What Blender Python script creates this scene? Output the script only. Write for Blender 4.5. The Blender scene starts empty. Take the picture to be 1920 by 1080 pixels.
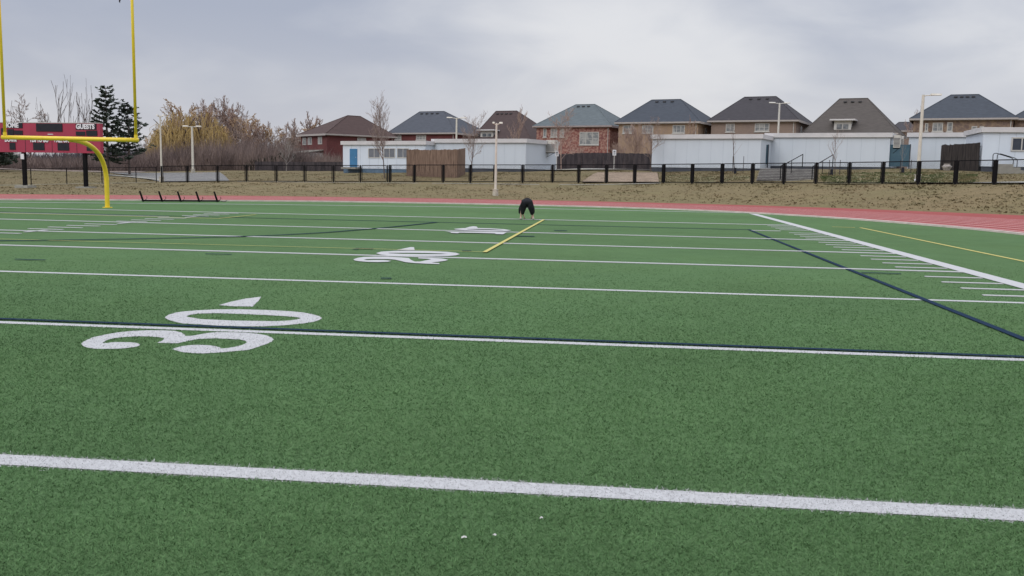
import bpy, math, random
import numpy as np
from mathutils import Vector, Matrix
random.seed(7); rng = np.random.default_rng(7)
sc = bpy.context.scene
col = sc.collection

# ------------------------------------------------------------------ camera
FPX = 1763.298
CR = Vector((0.9934527606142616, 0.11281665617749252, 0.01800040324082092))
CU = Vector((-0.03108422787290226, 0.1153122364664899, 0.9928428168137401))
CF = Vector((-0.10993353994777118, 0.9869019658557915, -0.11806407829871896))
CP = Vector((0.0, -36.8794, 1.6681))
cd = bpy.data.cameras.new('camera'); cam = bpy.data.objects.new('camera', cd); col.objects.link(cam)
cd.sensor_width = 36; cd.lens = 36*FPX/1920; cd.clip_start = .1; cd.clip_end = 5000
cam.matrix_world = Matrix(((CR.x, CU.x, -CF.x, CP.x), (CR.y, CU.y, -CF.y, CP.y), (CR.z, CU.z, -CF.z, CP.z), (0, 0, 0, 1)))
sc.camera = cam
YAW = -0.11093523
FH = Vector((math.sin(YAW), math.cos(YAW), 0)); RH = Vector((math.cos(YAW), -math.sin(YAW), 0))

def ray(px, py): return CF + CR*((px-960)/FPX) - CU*((py-540)/FPX)
def at(px, py, D):                      # a point D metres ahead of the camera, seen along that direction
    d = ray(px, py); return CP + d*(D/d.dot(FH))
def gnd(px, py, z=0.0):
    d = ray(px, py); return CP + d*((z-CP.z)/d.z)
def dist(p): return (Vector((p[0], p[1], 0))-Vector((CP.x, CP.y, 0))).dot(FH)

# ------------------------------------------------------------------ materials
def newmat(name):
    m = bpy.data.materials.new(name); m.use_nodes = True
    nt = m.node_tree; b = nt.nodes['Principled BSDF']
    return m, nt, b
def N(nt, t, **k):
    n = nt.nodes.new(t)
    for a, v in k.items():
        if hasattr(n, a): setattr(n, a, v)
        else: n.inputs[a.replace('_', ' ')].default_value = v
    return n
def mixc(nt, fac, a, b, mode='MIX'):
    n = nt.nodes.new('ShaderNodeMix'); n.data_type = 'RGBA'; n.blend_type = mode
    for i, v in ((0, fac), (6, a), (7, b)):
        if isinstance(v, bpy.types.NodeSocket): nt.links.new(v, n.inputs[i])
        else: n.inputs[i].default_value = v if not isinstance(v, tuple) else (*v[:3], 1)
    return n.outputs[2]
def noise(nt, vec, scale, detail=3, lo=.3, hi=.7, rough=.6):
    n = N(nt, 'ShaderNodeTexNoise', Scale=scale, Detail=detail, Roughness=rough)
    if vec is not None: nt.links.new(vec, n.inputs['Vector'])
    r = N(nt, 'ShaderNodeMapRange'); r.inputs[1].default_value = lo; r.inputs[2].default_value = hi
    nt.links.new(n.outputs[0], r.inputs[0]); return r.outputs[0]
def opos(nt, sx=1, sy=1, sz=1, world=False):
    if world: s = N(nt, 'ShaderNodeNewGeometry').outputs['Position']
    else: s = N(nt, 'ShaderNodeTexCoord').outputs['Object']
    m = N(nt, 'ShaderNodeMapping'); m.inputs['Scale'].default_value = (sx, sy, sz)
    nt.links.new(s, m.inputs[0]); return m.outputs[0]
MC = {}
def mat(name, c, c2=None, scale=4, rough=.6, metal=0, bump=0, sc3=(1, 1, 1), world=False, lo=.35, hi=.65, spec=.3):
    if name in MC: return MC[name]
    m, nt, b = newmat(name)
    b.inputs['Roughness'].default_value = rough; b.inputs['Metallic'].default_value = metal
    b.inputs['Specular IOR Level'].default_value = spec
    c2 = c2 or tuple(x*.82 for x in c)
    v = opos(nt, *sc3, world=world)
    f = noise(nt, v, scale, 4, lo, hi)
    nt.links.new(mixc(nt, f, c, c2), b.inputs['Base Color'])
    if bump:
        bp = N(nt, 'ShaderNodeBump', Strength=bump); bp.inputs['Distance'].default_value = .02
        nt.links.new(f, bp.inputs['Height']); nt.links.new(bp.outputs[0], b.inputs['Normal'])
    MC[name] = m; return m

def rolls(nt, c, v):
    s = N(nt, 'ShaderNodeSeparateXYZ'); nt.links.new(v, s.inputs[0])
    m1 = nt.nodes.new('ShaderNodeMath'); m1.operation = 'MULTIPLY'; m1.inputs[1].default_value = 1/4.572; nt.links.new(s.outputs[1], m1.inputs[0])
    m2 = nt.nodes.new('ShaderNodeMath'); m2.operation = 'FLOOR'; nt.links.new(m1.outputs[0], m2.inputs[0])
    wn = N(nt, 'ShaderNodeTexWhiteNoise'); wn.noise_dimensions = '1D'; nt.links.new(m2.outputs[0], wn.inputs['W'])
    big = noise(nt, v, .22, 5, .30, .70, .6); mid = noise(nt, v, 1.3, 4, .30, .70, .65)
    a = nt.nodes.new('ShaderNodeMath'); a.operation = 'MULTIPLY_ADD'; nt.links.new(wn.outputs['Value'], a.inputs[0]); a.inputs[1].default_value = .10; a.inputs[2].default_value = .76
    b_ = nt.nodes.new('ShaderNodeMath'); b_.operation = 'MULTIPLY_ADD'; nt.links.new(big, b_.inputs[0]); b_.inputs[1].default_value = .13; nt.links.new(a.outputs[0], b_.inputs[2])
    d_ = nt.nodes.new('ShaderNodeMath'); d_.operation = 'MULTIPLY_ADD'; nt.links.new(mid, d_.inputs[0]); d_.inputs[1].default_value = .12; nt.links.new(b_.outputs[0], d_.inputs[2])
    vm_ = nt.nodes.new('ShaderNodeVectorMath'); vm_.operation = 'SCALE'; nt.links.new(c, vm_.inputs[0]); nt.links.new(d_.outputs[0], vm_.inputs['Scale']); return vm_.outputs[0]
def turfmat(name, cols, far=True):
    m, nt, b = newmat(name); b.inputs['Roughness'].default_value = .9; b.inputs['Specular IOR Level'].default_value = .04
    v = opos(nt, 1, 1, 1, True)
    f1 = noise(nt, v, .35, 4, .35, .65); f2 = noise(nt, v, 3.5, 4, .35, .65); f3 = noise(nt, v, 28, 5, .32, .68, .75)
    f4 = noise(nt, v, 160, 3, .35, .65)
    c = mixc(nt, f2, cols[0], cols[1]); 
    c = mixc(nt, f3, c, cols[2]); 
    n = nt.nodes.new('ShaderNodeMath'); n.operation = 'MULTIPLY'; nt.links.new(f1, n.inputs[0]); n.inputs[1].default_value = .35
    c = mixc(nt, n.outputs[0], c, cols[3])
    n2 = nt.nodes.new('ShaderNodeMath'); n2.operation = 'MULTIPLY'; nt.links.new(f4, n2.inputs[0]); n2.inputs[1].default_value = .5
    c = mixc(nt, n2.outputs[0], c, cols[1]); c = rolls(nt, c, v)
    nt.links.new(c, b.inputs['Base Color'])
    bp = N(nt, 'ShaderNodeBump', Strength=.5); bp.inputs['Distance'].default_value = .02
    nt.links.new(f4, bp.inputs['Height']); nt.links.new(bp.outputs[0], b.inputs['Normal'])
    return m
M_turf = turfmat('turf', [(.112, .200, .088), (.088, .163, .067), (.134, .230, .108), (.122, .200, .076)])
def linemat(name, c, c2):
    m, nt, b = newmat(name); b.inputs['Roughness'].default_value = .9; b.inputs['Specular IOR Level'].default_value = .04
    v = opos(nt, 1, 1, 1, True)
    f = noise(nt, v, 40, 4, .3, .62, .75); f2 = noise(nt, v, 2.0, 4, .45, .75)
    cc = mixc(nt, f, c2, c); nn = nt.nodes.new('ShaderNodeMath'); nn.operation = 'MULTIPLY'; nn.inputs[1].default_value = .25
    nt.links.new(f2, nn.inputs[0]); cc = mixc(nt, nn.outputs[0], cc, c2)
    nt.links.new(cc, b.inputs['Base Color']); return m
M_white = linemat('white_paint', (.50, .50, .505), (.40, .405, .41))
M_navy = linemat('navy_paint', (.010, .024, .052), (.020, .040, .068))
M_yel = linemat('yellow_paint', (.55, .50, .20), (.42, .36, .11))
M_track = mat('track_rubber', (.30, .055, .050), (.25, .046, .042), scale=.6, rough=.85, bump=.2, world=True)
M_lane = mat('lane_paint', (.80, .52, .50), (.70, .44, .42), scale=.8, rough=.8, world=True)
M_kerb = mat('track_kerb', (.66, .55, .52), (.5, .44, .40), scale=2, rough=.8, world=True)
M_wmetal = mat('white_metal', (.62, .60, .55), (.52, .50, .46), scale=2, rough=.45)
M_cream = mat('cream_metal', (.66, .62, .54), (.55, .52, .44), scale=2, rough=.5)
M_black = mat('black_metal', (.007, .007, .008), (.012, .011, .012), scale=6, rough=.8, spec=.08)
M_yellow = mat('yellow_metal', (.84, .62, .040), (.76, .55, .034), scale=3, rough=.35, spec=.4)
M_red = mat('scoreboard_red', (.37, .045, .085), (.33, .040, .075), scale=.7, rough=.5)
M_dark = mat('dark_panel', (.012, .014, .022), (.02, .02, .028), scale=3, rough=.3)
M_ltr = mat('white_letter', (.75, .75, .78), (.7, .7, .72), scale=3, rough=.6)
M_conc = mat('concrete', (.34, .33, .29), (.26, .25, .22), scale=3, rough=.9, bump=.3)
M_grey = mat('asphalt', (.215, .21, .20), (.17, .168, .165), scale=.7, rough=.9, world=True)
M_trim = mat('white_trim', (.52, .51, .48), (.44, .43, .41), scale=3)
M_glass = mat('window_glass', (.10, .115, .13), (.20, .21, .22), scale=1.2, rough=.15, spec=.6, lo=.45, hi=.55)
M_pane = mat('curtained_glass', (.32, .32, .31), (.17, .18, .19), scale=1.0, rough=.3, spec=.5, lo=.45, hi=.55)
M_pw = mat('portable_white', (.64, .70, .77), (.59, .65, .73), scale=.8, rough=.55, sc3=(1, 1, .3), bump=.1)
M_pw2 = mat('portable_grey', (.57, .62, .675), (.54, .59, .645), scale=.8, rough=.55, sc3=(1, 1, .3), bump=.1)
M_roofp = mat('portable_roof', (.62, .60, .60), (.54, .53, .53), scale=1, rough=.6)
M_blue = mat('blue_paint', (.055, .19, .36), (.05, .165, .31), scale=2)
M_bskirt = mat('blue_skirting', (.13, .20, .28), (.10, .155, .22), scale=2)
M_dskirt = mat('dark_skirting', (.05, .06, .08), (.08, .085, .10), scale=1)
M_teal = mat('teal_panel', (.045, .095, .135), (.06, .12, .155), scale=2.5)
M_wood = mat('weathered_wood', (.29, .20, .15), (.105, .068, .050), scale=3.6, rough=.9, sc3=(2.2, 2.2, .25), lo=.3, hi=.7)
M_dwood = mat('dark_wood', (.055, .045, .042), (.020, .018, .018), scale=3.2, rough=.9, sc3=(2.2, 2.2, .25))
M_gwood = mat('grey_board', (.075, .062, .066), (.03, .026, .03), scale=2, rough=.9, sc3=(1.5, 1.5, .3))
M_bark = mat('bark', (.135, .105, .095), (.075, .058, .055), scale=3, rough=.9)
M_twig = mat('twig', (.33, .255, .225), (.22, .17, .15), scale=1, rough=.9)
M_twigr = mat('reddish_twig', (.40, .29, .235), (.27, .19, .165), scale=.5, rough=.9)
M_twigo = mat('orange_twig', (.50, .35, .21), (.36, .25, .16), scale=.5, rough=.9)
M_willow = mat('willow_twig', (.44, .31, .12), (.32, .23, .10), scale=.5, rough=.9)
M_pale = mat('pale_bark', (.30, .27, .25), (.2, .18, .17), scale=3, rough=.9)
M_needle = mat('pine_needle', (.024, .038, .026), (.045, .060, .042), scale=2, rough=.8)
M_cedar = mat('cedar_leaf', (.020, .028, .018), (.038, .045, .028), scale=2, rough=.8)
M_skin = mat('skin', (.55, .36, .28), (.5, .32, .25), scale=9)
M_cloth = mat('black_cloth', (.007, .007, .009), (.012, .012, .016), scale=9, rough=.9)
M_shoe = mat('shoe_white', (.55, .50, .45), (.4, .36, .33), scale=9)
M_hair = mat('dark_hair', (.02, .014, .01), (.03, .02, .015), scale=20)
M_rock = mat('pale_rock', (.42, .38, .35), (.28, .25, .23), scale=3, rough=.9, bump=.5)

def brick(name, c1, c2, mortar, patch=None, pscale=.5, bw=.23, bh=.08, mix=.5):
    if name in MC: return MC[name]
    m, nt, b = newmat(name); b.inputs['Roughness'].default_value = .9
    tc = N(nt, 'ShaderNodeTexCoord'); s = N(nt, 'ShaderNodeSeparateXYZ'); nt.links.new(tc.outputs['Object'], s.inputs[0])
    a = nt.nodes.new('ShaderNodeMath'); a.operation = 'ADD'; nt.links.new(s.outputs[0], a.inputs[0]); nt.links.new(s.outputs[1], a.inputs[1])
    cb = N(nt, 'ShaderNodeCombineXYZ'); nt.links.new(a.outputs[0], cb.inputs[0]); nt.links.new(s.outputs[2], cb.inputs[1])
    t = N(nt, 'ShaderNodeTexBrick', Scale=1.0); t.inputs['Brick Width'].default_value = bw; t.inputs['Row Height'].default_value = bh
    t.inputs['Mortar Size'].default_value = .008; t.inputs['Bias'].default_value = 0
    nt.links.new(cb.outputs[0], t.inputs['Vector'])
    for k, c in (('Color1', c1), ('Color2', c2), ('Mortar', mortar)): t.inputs[k].default_value = (*c, 1)
    f = noise(nt, cb.outputs[0], pscale, 4, .42, .60)
    mm = nt.nodes.new('ShaderNodeMath'); mm.operation = 'MULTIPLY'; mm.inputs[1].default_value = mix; nt.links.new(f, mm.inputs[0])
    nt.links.new(mixc(nt, mm.outputs[0], t.outputs[0], patch or c2), b.inputs['Base Color'])
    MC[name] = m; return m
def roofm(name, c):
    return mat(name, c, tuple(x*.72 for x in c), scale=1.6, rough=.95, sc3=(1, 1, 5), lo=.3, hi=.7)

# ------------------------------------------------------------------ mesh helpers
class MB:
    def __init__(s): s.v = []; s.f = []; s.mi = []; s.cur = 0
    def add(s, vs, fs):
        o = len(s.v); s.v += [tuple(v) for v in vs]; s.f += [tuple(i+o for i in f) for f in fs]; s.mi += [s.cur]*len(fs); return s
    def box(s, x0, y0, z0, x1, y1, z1):
        vs = [(x, y, z) for z in (z0, z1) for y in (y0, y1) for x in (x0, x1)]
        return s.add(vs, [(0, 2, 3, 1), (4, 5, 7, 6), (0, 1, 5, 4), (2, 6, 7, 3), (0, 4, 6, 2), (1, 3, 7, 5)])
    def tube(s, p, q, r0, r1=None, n=8, caps=True):
        r1 = r0 if r1 is None else r1
        p = Vector(p); q = Vector(q); d = q-p
        if d.length < 1e-6: return s
        a = d.orthogonal().normalized(); b = d.cross(a).normalized()
        vs = []
        for c, r in ((p, r0), (q, r1)):
            for i in range(n):
                t = 2*math.pi*i/n; vs.append(c+a*(r*math.cos(t))+b*(r*math.sin(t)))
        fs = [(i, (i+1) % n, n+(i+1) % n, n+i) for i in range(n)]
        if caps: fs += [tuple(range(n-1, -1, -1)), tuple(range(n, 2*n))]
        return s.add(vs, fs)
    def path(s, pts, r, n=10, r1=None):
        pts = [Vector(p) for p in pts]; K = len(pts); rings = []
        for i, p in enumerate(pts):
            d = (pts[min(i+1, K-1)]-pts[max(i-1, 0)]).normalized()
            if i == 0: a = d.orthogonal().normalized()
            else: a = (a-d*a.dot(d)).normalized()
            b = d.cross(a); rr = r if r1 is None else r+(r1-r)*i/(K-1)
            rings += [p+a*(rr*math.cos(2*math.pi*j/n))+b*(rr*math.sin(2*math.pi*j/n)) for j in range(n)]
        fs = [(i*n+j, i*n+(j+1) % n, (i+1)*n+(j+1) % n, (i+1)*n+j) for i in range(K-1) for j in range(n)]
        fs += [tuple(range(n-1, -1, -1)), tuple(range((K-1)*n, K*n))]
        return s.add(rings, fs)
    def build(s, name, mats, parent=None, loc=None, rz=0, smooth=False):
        me = bpy.data.meshes.new(name); me.from_pydata(s.v, [], s.f)
        if not isinstance(mats, (list, tuple)): mats = [mats]
        for m in mats: me.materials.append(m)
        if len(mats) > 1: me.polygons.foreach_set('material_index', s.mi)
        if smooth: me.polygons.foreach_set('use_smooth', [True]*len(me.polygons))
        me.update(); o = bpy.data.objects.new(name, me); col.objects.link(o)
        if parent is not None: o.parent = parent
        if loc is not None: o.location = loc
        if rz: o.rotation_euler = (0, 0, rz)
        return o
def tag(o, label=None, cat=None, group=None, kind=None):
    for k, v in (('label', label), ('category', cat), ('group', group), ('kind', kind)):
        if v: o[k] = v
    return o
def empty(name, loc, rz=0, label=None, cat=None, group=None):
    o = bpy.data.objects.new(name, None); col.objects.link(o); o.location = loc; o.rotation_euler = (0, 0, rz); o.empty_display_size = .2
    return tag(o, label, cat, group)
def copy_tree(root, loc, rz=0, label=None, scale=None):
    r = root.copy(); col.objects.link(r); r.location = loc; r.rotation_euler = (0, 0, rz)
    if label: r['label'] = label
    if scale: r.scale = scale if isinstance(scale, tuple) else (scale,)*3
    for ch in list(root.children):
        c = ch.copy(); col.objects.link(c); c.parent = r
        for g in list(ch.children):
            d = g.copy(); col.objects.link(d); d.parent = c
    return r

# ------------------------------------------------------------------ field
def smooth_curve(pts, n=8):
    P = [pts[0]]+list(pts)+[pts[-1]]; out = []
    for i in range(1, len(P)-2):
        p0, p1, p2, p3 = [np.array(P[i+k], float) for k in (-1, 0, 1, 2)]
        for j in range(n):
            t = j/n; out.append(.5*((2*p1)+(-p0+p2)*t+(2*p0-5*p1+4*p2-p3)*t*t+(-p0+3*p1-3*p2+p3)*t**3))
    out.append(np.array(P[-2], float)); return np.array(out)
inner = smooth_curve([(-62, -30), (-56, -17), (-48, -6.5), (-38, 2.2), (-30.94, 7.44), (-26, 10.9), (-19.74, 14.4), (-15.3, 16.2), (-8.6, 17.2), (-3.6, 17.0), (1.2, 16.0), (5.58, 13.5), (9.46, 8.67), (12.4, 2), (13.7, -4), (14, -12), (14, -50)])
outer = smooth_curve([(-76, -30), (-70, -14), (-60, 1.5), (-48, 11), (-37.9, 17.9), (-31, 22.5), (-24.2, 26.2), (-18.7, 28.1), (-10.5, 29.5), (-4.6, 30.3), (1.5, 30.0), (7, 29.0), (13.2, 26.7), (18.5, 22.8), (23, 17.8), (27, 9), (28.5, 0), (28.5, -12), (28.5, -50)])
def resample(c, n):
    d = np.r_[0, np.cumsum(np.hypot(*np.diff(c, axis=0).T))]; t = np.linspace(0, d[-1], n)
    return np.c_[np.interp(t, d, c[:, 0]), np.interp(t, d, c[:, 1])]
IN = resample(inner, 300)
def offset(c, w):
    t = np.gradient(c, axis=0); t /= np.hypot(t[:, 0], t[:, 1])[:, None]
    return c + np.c_[-t[:, 1], t[:, 0]]*w
def strip(a, b, za, zb=None):
    zb = za if zb is None else zb; m = MB(); n = len(a)
    m.add([(x, y, za) for x, y in a]+[(x, y, zb) for x, y in b], [(i, i+1, n+i+1, n+i) for i in range(n-1)]); return m
# turf: everything inside the inner edge of the track
m = MB(); n = len(IN)
m.add([(x, y, 0) for x, y in IN]+[(x*.0-20+ (x+20)*.2, -55, 0) for x, y in IN], [(i, n+i, n+i+1, i+1) for i in range(n-1)])
tag(m.build('turf', M_turf), kind='structure')
OUT = resample(outer, 300)
tag(strip(IN, OUT, .006).build('running_track', M_track), kind='structure')
lm = MB()
for k in range(1, 9):
    a = offset(IN, 1.22*k); b = offset(IN, 1.22*k+.15)
    s_ = strip(a, b, .013); lm.add(s_.v, s_.f)
lm2 = lm.build('lane_line', M_lane); tag(lm2, kind='structure')
# raised white kerb on the inner edge
a = offset(IN, -.02); b = offset(IN, .14); m = MB(); n = len(IN)
m.add([(x, y, 0) for x, y in a]+[(x, y, .07) for x, y in a]+[(x, y, .07) for x, y in b]+[(x, y, 0) for x, y in b],
      [(k*n+i, k*n+i+1, (k+1)*n+i+1, (k+1)*n+i) for k in range(3) for i in range(n-1)])
tag(m.build('track_kerb', M_kerb), kind='structure')

YL = {7: (-32.0013, .0002, .215), 6: (-27.4992, .0044, .13), 5: (-22.8379, .0022, .145), 4: (-18.1714, -.0013, .14), 3: (-13.739, -.0052, .15), 2: (-9.0238, -.0149, .16), 0: (-.2558, .0133, .19)}
XS, XF = 6.55, -52.5
def flat(name, quads, mt, z, h=0.0):
    m = MB()
    for q in quads:
        if h: 
            m.add([(x, y, z) for x, y in q]+[(x, y, z+h) for x, y in q], [(4, 5, 6, 7)]+[(i, (i+1) % 4, 4+(i+1) % 4, 4+i) for i in range(4)])
        else: m.add([(x, y, z) for x, y in q], [(0, 1, 2, 3)])
    return tag(m.build(name, mt), kind='structure')
def seg(p, q, w):
    p = np.array(p, float); q = np.array(q, float); d = q-p; d /= np.hypot(*d); nn = np.array((-d[1], d[0]))*w/2
    return [tuple(p-nn), tuple(q-nn), tuple(q+nn), tuple(p+nn)]
for k, (a0, b0, w) in YL.items():
    flat('yard_line', [seg((XF, a0+b0*XF), (XS, a0+b0*XS), w if k < 5 else (w*.82 if k == 7 else w))], M_white, .004, .012 if k < 5 else .001)
flat('yard_line', [seg((4.45, -4.62), (5.4, -4.62), .14), seg((-40, -4.75), (-16, -4.7), .05)], M_white, .004, .012)
flat('yard_line', [seg((XF, -36.6), (XS, -36.6), .15)], M_white, .004)
flat('end_line', [seg((-33, 3.3), (-17.9, 9.5), .16), seg((-17.9, 9.5), (-8, 12.3), .16), seg((-8, 12.3), (6.7, 12.5), .16)], M_white, .004, .012)
flat('side_line', [seg((6.72, -50), (6.72, 11.6), .35)], M_white, .008, .004)
ticks = []; hashes = []
for i in range(1, 45):
    y = -.914*i - .1
    if i % 5: ticks.append(seg((5.52, y), (6.5, y), .10)); hashes.append(seg((-15.95, y), (-14.95, y), .11)); hashes.append(seg((-30.9, y), (-29.9, y), .11))
for i in (1, 2, 3, 4):
    y = -4.57*i
    hashes.append(seg((-15.2, y-.45), (-15.2, y+.45), .12)); hashes.append(seg((-30.6, y-.45), (-30.6, y+.45), .12))
flat('side_tick', ticks, M_white, .004, .010); flat('hash_mark', hashes, M_white, .006, .012)
# navy field hockey markings
flat('navy_line', [seg((4.42, -50), (4.42, -4.15), .10)], M_navy, .012, .003)
flat('navy_line', [seg((-52, -4.25), (4.45, -4.32), .10)], M_navy, .013, .006)
flat('navy_line', [seg((-52, -27.375), (4.4, -27.345), .078)], M_navy, .015)
arc = []
C0 = np.array((-21.9, -4.3)); RA = 15.3
pts = [C0+RA*np.array((math.cos(t), -math.sin(t))) for t in np.linspace(0, math.pi, 61)]
px_pts = [gnd(x, y) for x, y in ((820, 417.5), (740, 426), (660, 433), (600, 437.6), (500, 442.8), (400, 446), (300, 448), (200, 450), (0, 452.6))]
fp = [np.array((p.x, p.y)) for p in px_pts]+[np.array(p) for p in ((-18, -18.9), (-24, -19.3), (-30, -17.5), (-36, -12), (-37.3, -4.3))]
sp = smooth_curve(fp, 6)
flat('navy_arc', [seg(sp[i], sp[i+1], .11) for i in range(len(sp)-1)], M_navy, .017, .006)
flat('navy_tick', [seg((p.x-a_, p.y-b_), (p.x+a_, p.y+b_), w_) for p, a_, b_, w_ in ((gnd(1652, 513.8), .35, 0, .08), (gnd(1457, 450.3), .35, 0, .1), (gnd(410, 478), .26, .03, .07), (gnd(57, 488.5), .28, .01, .07), (gnd(985, 444), .25, .05, .2), (gnd(1051, 433.3), .2, .03, .2), (gnd(667, 468.6), .06, 0, .12), (gnd(683, 467.4), .2, 0, .12), (gnd(875, 471.5), .1, 0, .1), (gnd(724, 523.7), .08, .02, .08))], M_navy, .018, .004)
# yellow soccer markings
flat('yellow_line', [seg((-2.86, -16.7), (-2.86, -.55), .095), ], M_yel, .021, .004)
flat('yellow_line', [seg((-43, -16.9), (-2.9, -16.62), .035)], M_yel, .022, .001)
flat('yellow_line', [seg((-13.84, -2.0), (-13.84, -5.4), .06), seg((-32, -5.3), (-13.84, -5.45), .05)], M_yel, .022, .004)
yy = gnd(1605, 427)
flat('yellow_line', [seg((8.92, -50), (8.92, yy.y), .10)], M_yel, .006, .004)
p1, p2 = gnd(1560, 425.5), gnd(1603, 427); flat('yellow_line', [seg((p1.x, p1.y), (p2.x, p2.y), .08)], M_yel, .007, .004)

# painted yard numbers, as shapes lying on the turf (ground coordinates in metres)
def zc(pts, ox, oy, s): return [(ox+x/s, oy+y/s) for x, y in pts]
A7 = (140, 540, 1920/260); A8 = (380, 540, 1920/260); Z2 = (640, 440, 8.0); Z1 = (820, 400, 8.0)
n3 = zc([(90, 780), (120, 750), (170, 725), (250, 690), (400, 655), (600, 620), (800, 600), (1000, 592), (1200, 592), (1380, 598), (1470, 620), (1510, 640), (1535, 670), (1620, 668), (1750, 645)], *A7) \
   + zc([(60, 628), (200, 618), (400, 618), (600, 625), (760, 640), (880, 660), (950, 690), (985, 722), (960, 745), (900, 775), (800, 810), (680, 850), (620, 865), (500, 875), (350, 890), (150, 905), (0, 912)], *A8) \
   + zc([(1650, 908), (1500, 895), (1400, 870), (1350, 852), (1400, 835), (1480, 812), (1600, 797), (1700, 793)], *A7) \
   + zc([(100, 800), (180, 812), (240, 830), (250, 845), (350, 838), (450, 820), (550, 795), (600, 770), (612, 755), (590, 735), (520, 720), (400, 712), (200, 703), (60, 705)], *A8) \
   + zc([(1720, 712), (1650, 722), (1550, 745), (1500, 755), (1430, 770), (1300, 770), (1145, 763), (1180, 748), (1215, 735), (1240, 710), (1235, 698), (1150, 685), (1000, 675), (850, 675), (700, 683), (550, 700), (450, 725), (380, 770), (450, 768), (500, 760), (600, 755), (750, 757), (850, 765), (900, 780), (900, 800), (850, 820), (700, 840), (500, 850), (300, 848), (180, 832), (120, 810)], *A7)
n0o = zc([(1248, 410), (1300, 375), (1400, 345), (1500, 330), (1700, 314)], *A7)+zc([(200, 300), (560, 300), (900, 310), (1200, 325), (1400, 345), (1530, 370), (1610, 395), (1652, 420), (1620, 445), (1540, 472), (1380, 497), (1150, 520), (800, 538), (500, 535), (200, 525)], *A8)+zc([(1700, 508), (1500, 497), (1400, 475), (1310, 450), (1260, 425)], *A7)
n0i = zc([(1545, 395), (1600, 375), (1700, 360)], *A7)+zc([(0, 357), (200, 353), (560, 365), (900, 380), (1150, 395), (1300, 408), (1362, 422), (1320, 438), (1200, 455), (1000, 465), (700, 460), (400, 455), (200, 445), (0, 437)], *A8)+zc([(1700, 430), (1620, 415), (1560, 405)], *A7)
n3a = zc([(225, 240), (400, 192), (600, 150), (810, 125), (775, 180), (720, 230), (690, 262), (550, 258), (400, 258)], *A8)
m2 = zc([(180, 378), (250, 355), (330, 343), (500, 338), (700, 338), (900, 350), (1010, 358), (1050, 390), (1100, 412), (1180, 412), (1350, 378), (1290, 370), (1155, 365), (1155, 350), (1350, 355), (1520, 368), (1605, 385), (1560, 400), (1470, 412), (1350, 425), (1470, 435), (1470, 450), (1300, 445), (1100, 435), (960, 420), (880, 400), (800, 382), (700, 375), (500, 372), (380, 375), (335, 385), (400, 392), (500, 388), (650, 390), (750, 402), (700, 415), (550, 420), (400, 417), (280, 408), (200, 395)], *Z2)
m0o = zc([(520, 285), (600, 262), (800, 250), (1000, 247), (1300, 252), (1600, 265), (1720, 280), (1778, 300), (1720, 318), (1600, 328), (1300, 328), (1000, 325), (700, 318), (580, 305)], *Z2)
m0i = zc([(700, 281), (1000, 280), (1300, 284), (1500, 290), (1600, 296), (1500, 301), (1200, 300), (900, 296), (720, 287)], *Z2)
m0a = zc([(825, 238), (950, 212), (1040, 193), (1090, 195), (1100, 240), (960, 240)], *Z2)
l0o = zc([(250, 243), (380, 232), (600, 230), (800, 235), (1000, 248), (1110, 265), (1040, 275), (800, 275), (600, 270), (400, 262), (270, 252)], *Z1)
l0i = zc([(440, 246), (600, 244), (800, 249), (960, 258), (1000, 263), (800, 261), (600, 256), (460, 251)], *Z1)
l0a = zc([(410, 233), (480, 212), (540, 203), (590, 208), (605, 225), (600, 229)], *Z1)
l1 = zc([(115, 285), (200, 283), (600, 288), (900, 292), (1040, 297), (985, 325), (880, 322), (860, 312), (600, 305), (330, 300), (310, 310), (210, 305), (190, 292)], *Z1)
def toground(l): return [(p.x, p.y) for p in (gnd(x, y) for x, y in l)]
POLY = {}
def painted(name, loops, z):
    cu = bpy.data.curves.new('outline', 'CURVE'); cu.dimensions = '2D'; cu.fill_mode = 'BOTH'
    loops = [toground(l) for l in loops]
    for l in loops:
        s = cu.splines.new('POLY'); s.points.add(len(l)-1); s.use_cyclic_u = True
        for i, (x, y) in enumerate(l): s.points[i].co = (x, y, 0, 1)
    t = bpy.data.objects.new('tmp', cu); col.objects.link(t); dg = bpy.context.evaluated_depsgraph_get(); dg.update()
    me = bpy.data.meshes.new_from_object(t.evaluated_get(dg)); bpy.data.objects.remove(t); bpy.data.curves.remove(cu)
    me.materials.clear(); me.materials.append(M_white)
    o = bpy.data.objects.new(name, me); col.objects.link(o); o.location = (0, 0, z); tag(o, kind='structure'); return loops
L30 = painted('yard_number', [n3], .0045)+painted('yard_number', [n0o, n0i], .0045)
L30a = painted('yard_arrow', [n3a], .0045)
painted('yard_number', [m2], .012); painted('yard_number', [m0o, m0i], .012); painted('yard_arrow', [m0a], .012)
painted('yard_number', [l1], .022); painted('yard_number', [l0o, l0i], .022); painted('yard_arrow', [l0a], .022)

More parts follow.
